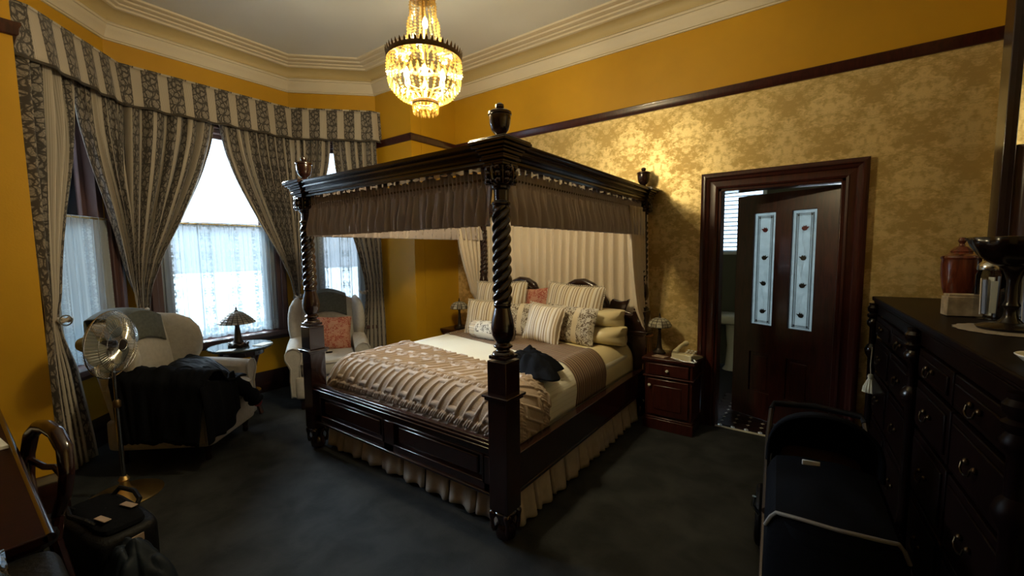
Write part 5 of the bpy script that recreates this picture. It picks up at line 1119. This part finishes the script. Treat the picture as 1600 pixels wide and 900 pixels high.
for i, (x, y, s_, lab) in enumerate(((.600, 2.72, 1, 'clear glass jar of paper sachets left of the pedestal bowl stem'), (.700, 2.78, 1.0, 'clear glass jar of sachets behind the pedestal bowl stem'), (.665, 2.50, 1, 'clear glass jar of pale sachets right of the pedestal bowl stem'))):
    j = thing('glass_jar', lab, 'jar', (x, y, T0))
    MB().lathe([(.001, .002), (.040, 0), (.046, .006), (.047, .19), (.040, .205), (.040, .215)], 28, cap=False).build('glass', M['clear'], j)
    MB().lathe([(.044, .212), (.046, .218), (.044, .232), (.030, .250), (.012, .256), (.012, .262), (.016, .272), (.001, .278)], 24).build('lid', M['brass'] if i == 2 else M['chrome'], j)
    for k in range(5):
        a = k*1.26+i; MB().box((.022*math.cos(a), .022*math.sin(a), .095), (.020, .006, .18-.01*k), a+1.2, .03).build('sachet', [M['blue'], M['paperw'], M['pink'], M['blue'], M['paperw']][(k+i) % 5], j, smooth=False)
sd = thing('small_dish', 'small pale round dish near the front right end of the chest', 'dish', (.49, 1.72, T0)); MB().lathe([(.001, 0), (.03, 0), (.05, .02), (.055, .025)], 24, cap=False).build('dish', M['porcelain'], sd, solid=.003)
# ================================================================ PRAM
pr = thing('pram', 'black pram with hood parked before the bathroom door', 'pram', (.045, 2.05, 0), math.radians(4))
K = M['charcoal']; BK = M['black']
def bs(a, b):          # bassinet shell
    th = 2*PI*a; ca, sa = math.cos(th), math.sin(th); e = .55
    r = 1-.22*(1-b)**2; x = .185*math.copysign(abs(ca)**e, ca)*r; y = .40*math.copysign(abs(sa)**e, sa)*r
    return (x, y, .34+.21*b)
mb = MB(); mb.grid(bs, 40, 10, cu=True); mb.add([bs(i/40, 0) for i in range(40)], [tuple(range(40))]); mb.build('bassinet', K, pr)
def apron(a, b):
    x = (a*2-1)*.195; y = -.44+.52*b+.06*(x/.195)**2*(1-b); h = .555+.030*(1-(x/.195)**2)*(.6+.4*math.sin(b*PI*.8))+.03*b
    if b < .12: h -= .30*(1-b/.12)
    if abs(x) > .17: h -= .06*(abs(x)-.17)/.025
    return (x, y, h+.006*noise.noise(Vector((x*9, y*9, 0))))
ap = MB().grid(apron, 24, 30).build('foot_apron', BK, pr, solid=.008)
MB().tube([Vector(apron(i/24, .13))+Vector((0, -.012, .006)) for i in range(25)], .0065, 8).build('piping', M['greyp'], ap, label='thin pale grey piping')
def hood(a, b):
    ph = PI*a; t = b*math.radians(105)-math.radians(8); R = .33-.02*b; w = .198
    x = w*math.cos(ph); up_ = math.sin(ph)**.6; R = R*.80
    return (x, .06+.05+R*math.sin(t)*up_*.85, .555+R*math.cos(t)*up_*.92)
MB().grid(hood, 30, 18).build('hood', K, pr, solid=.006)
MB().tube([hood(i/24, 0.02) for i in range(25)], .008, 8).build('hood_hoop', BK, pr); MB().tube([hood(i/24, .5) for i in range(25)], .007, 8).build('hood_hoop', BK, pr)
MB().sell((0, .16, .53), (.15, .2, .04), .5, .5, 24, 10).build('padded_liner', M['mudbrown'], pr)
MB().box((-.045, .02, .612), (.062, .006, .032), .1).build('care_label', M['paperw'], pr, bev=.004, label='white care label'); MB().box((.09, .03, .60), (.04, .005, .008), .1).build('clasp', M['chrome'], pr)
mb = MB()
for s in (-1, 1):
    mb.tube([(s*.20, -.30, .13), (s*.20, .05, .34), (s*.20, .40, .56), (s*.19, .50, .66)], .012, 8); mb.tube([(s*.20, .36, .16), (s*.20, .02, .36)], .012, 8)
mb.build('chassis', M['iron'], pr)
MB().tube([(-.19, .50, .66), (-.18, .54, .68), (0, .56, .69), (.18, .54, .68), (.19, .50, .66)], .015, 10).build('push_handle', M['leather'], pr)
for s in (-1, 1):
    for y, r in ((-.30, .12), (.36, .15)):
        w_ = MB(); rx = Matrix.Rotation(PI/2, 3, 'Y'); w_.tube([(s*.225, y+r*.88*math.cos(a), r+r*.88*math.sin(a)) for a in [i*PI/16 for i in range(32)]], r*.11, 8, True)
        wo_ = w_.build('wheel', M['leather'], pr); w_ = MB(); w_.lathe([(.02, -.02), (.024, 0), (.02, .02)], 14, (s*.225, y, r), rot=rx)
        for k in range(6): a = k*PI/3; w_.tube([(s*.225, y, r), (s*.225, y+r*.85*math.cos(a), r+r*.85*math.sin(a))], .005, 5)
        w_.build('hub_and_spokes', M['chrome'], wo_)
MB().tube([(-.22, -.02, .36), (-.245, -.03, .40), (-.24, -.03, .44)], .008, 8).build('brake_lever', M['chrome'], pr)
# ================================================================ WRITING DESK, CHAIR, LUGGAGE (left foreground)
dk = thing('writing_desk', 'dark red mahogany desk at the left edge with a glossy front moulding', 'desk', (-2.62, -.26, 0))
dl_, dw_ = 1.90, .78
mb = MB(); mb.box((0, 0, .735), (dl_, dw_, .026)); mb.box((0, 0, .714), (dl_-.03, dw_-.03, .016)); dtp = mb.build('top', M['deskwood'], dk, bev=.004); MB().tube([(-dl_/2, dw_/2, .737), (dl_/2, dw_/2, .737)], .013, 12).build('edge_moulding', M['mahog'], dtp)
MB().box((0, 0, .655), (dl_-.12, dw_-.12, .10)).build('apron', M['deskwood'], dk, bev=.004)
for x in (-.5, 0, .5): dq = MB().box((x, dw_/2-.055, .655), (.42, .02, .075)).build('drawer', M['deskwood'], dk, bev=.005); MB().lathe([(.005, 0), (.012, .012), (.001, .02)], 10, (x, dw_/2-.045, .655), rot=Matrix.Rotation(-PI/2, 3, 'X')).build('knob', M['brass'], dq)
for x in (-dl_/2+.07, dl_/2-.07):
    for y in (-dw_/2+.07, dw_/2-.07): MB().lathe([(.018, 0), (.024, .03), (.016, .05), (.022, .12), (.028, .35), (.02, .45), (.032, .5), (.032, .60)], 16, (x, y, 0)).build('leg', M['deskwood'], dk)
for i, (x, y, w_, h_, m_, lab) in enumerate(((-2.66, .06, .20, .012, M['card'], 'white booklet on the far end of the writing desk'), (-2.30, .02, .14, .03, M['paperw'], 'white paper pad on the writing desk near its glossy edge'))):
    tag(MB().box((x, y, .7495+h_/2), (w_, .10, h_), .1).build('booklet', m_, smooth=False), lab, 'booklet')
bc = thing('balloon_back_chair', 'dark mahogany balloon back chair tucked under the writing desk', 'chair', (-2.42, -.01, 0), math.radians(11))
lp = [(-.11, .0), (-.165, .09), (-.18, .18), (-.15, .27), (-.08, .315), (0, .325), (.08, .315), (.15, .27), (.18, .18), (.165, .09), (.11, .0)]
P6 = [Vector((x, .20+z*.10, .50+z)) for x, z in lp]
P6 = [P6[i].lerp(P6[i+1], k/4) for i in range(len(P6)-1) for k in range(4)]+[P6[-1]]
MB().tube(P6, [.018+.008*math.sin(i/len(P6)*PI) for i in range(len(P6))], 10).build('balloon_back', M['mahog'], bc)
MB().tube([(-.16, .22, .66), (-.08, .235, .64), (0, .24, .655), (.08, .235, .64), (.16, .22, .66)], .012, 8).build('cross_rail', M['mahog'], bc)
MB().sell((0, 0, .455), (.21, .20, .035), .5, .4, 30, 10).build('seat', M['leather'], bc)
MB().lathe([(.20, .40), (.205, .44)], 32, rf=lambda a, z: 1).build('seat_frame', M['mahog'], bc)
for x, y, ry in ((-.16, -.15, 0), (.16, -.15, 0), (-.14, .18, .06), (.14, .18, .06)): MB().tube([(x, y+ry*(1-t)*1.0*(1 if t < 1 else 1), .42*t) for t in [i/6 for i in range(7)]]+([(x, y, .42), (x*.86, y+.02, .50)] if ry else []), [.012, .014, .016, .018, .02, .02, .02]+([.02, .018] if ry else []), 8).build('leg', M['mahog'], bc)
bg_ = thing('black_holdall', 'black leather holdall with pale tags on the carpet beside the fan base', 'bag', (-2.78, .40, 0), math.radians(8))
MB().sell((0, 0, .125), (.27, .13, .125), .3, .35, 40, 16).build('bag_body', M['leather'], bg_)
MB().sell((.02, .0, .250), (.22, .09, .03), .6, .4, 30, 10).build('top_flap', M['black'], bg_)
for s in (-1, 1): MB().tube([(-.13, s*.06, .25), (-.11, s*.10, .30), (0, s*.12, .30), (.11, s*.10, .30), (.13, s*.06, .25)], .011, 8).build('handle', M['leather'], bg_)
for p, sz, r_ in (((.10, .06, .288), (.085, .03, .004), .2), ((.14, -.05, .290), (.08, .028, .004), .15), ((.272, .02, .19), (.005, .06, .035), .1)): MB().box(p, sz, r_).build('luggage_tag', M['tan'], bg_, bev=.001, label='pale beige luggage tag')
mb = MB(); mb.tube([(.275, -.06, .155), (.277, -.06, .115), (.277, -.02, .115), (.275, -.02, .155)], .004, 6, True); mb.tube([(.279, -.075, .135), (.279, -.005, .135)], .003, 6); mb.build('buckle', M['brass'], bg_)
heap('quilted_jacket', M['navy'], (-2.46, .44, 0), .15, .13, .20, 11, 'dark navy quilted jacket in a heap on the carpet bottom left', 'jacket', .2, fold=.5, p=2.6)
sc2 = thing('black_suitcase', 'black upright suitcase at the end of the desk in the bottom left corner', 'suitcase', (-1.56, -.09, 0))
MB().sell((0, 0, .37), (.13, .24, .345), .16, .2, 36, 20).build('shell', M['leather'], sc2); MB().tube([(-.02, -.08, .71), (-.02, -.07, .735), (-.02, .07, .735), (-.02, .08, .71)], .010, 8).build('handle', M['black'], sc2)
for s in (-1, 1): MB().sell((.0, s*.18, .026), (.03, .03, .025), 1, 1, 12, 8).build('castor', M['leather'], sc2)
o = MB().grid(lambda a, b: (-1.66+.20*a, -.17+.22*b, .755+.006*math.sin(a*5+b*3)), 10, 10).build('plastic_sleeve', M['foil'], solid=.002); tag(o, 'clear plastic sleeve lying on top of the black suitcase', 'sleeve')

# ================================================================ groups of repeated things
GROUPS = {'window_curtain': 'floral striped drapes of the bay window', 'lace_curtain': 'lace half curtains of the bay window', 'canopy_valance': 'gathered valances of the bed canopy', 'canopy_curtain': 'cream curtains of the four poster bed', 'sleeping_pillow': 'pillows at the head of the bed', 'striped_cushion': 'large ticking striped cushions on the bed', 'small_striped_cushion': 'small ticking striped cushions on the bed', 'floral_cushion': 'floral banded cushions on the bed', 'paisley_cushion': 'rust red paisley cushions', 'wing_armchair': 'wing armchairs in the bay', 'headrest_cover': 'headrest covers on the armchairs', 'nightstand': 'nightstands either side of the bed', 'leaded_glass_lamp': 'leaded glass table lamps', 'glass_jar': 'glass jars of sachets on the chest', 'menu_card': 'white cards on the round table', 'booklet': 'papers on the writing desk'}
for o in COL.objects:
    if o.parent is None and 'category' in o:
        g_ = GROUPS.get(o.name.split('.')[0])
        if g_: o['group'] = g_
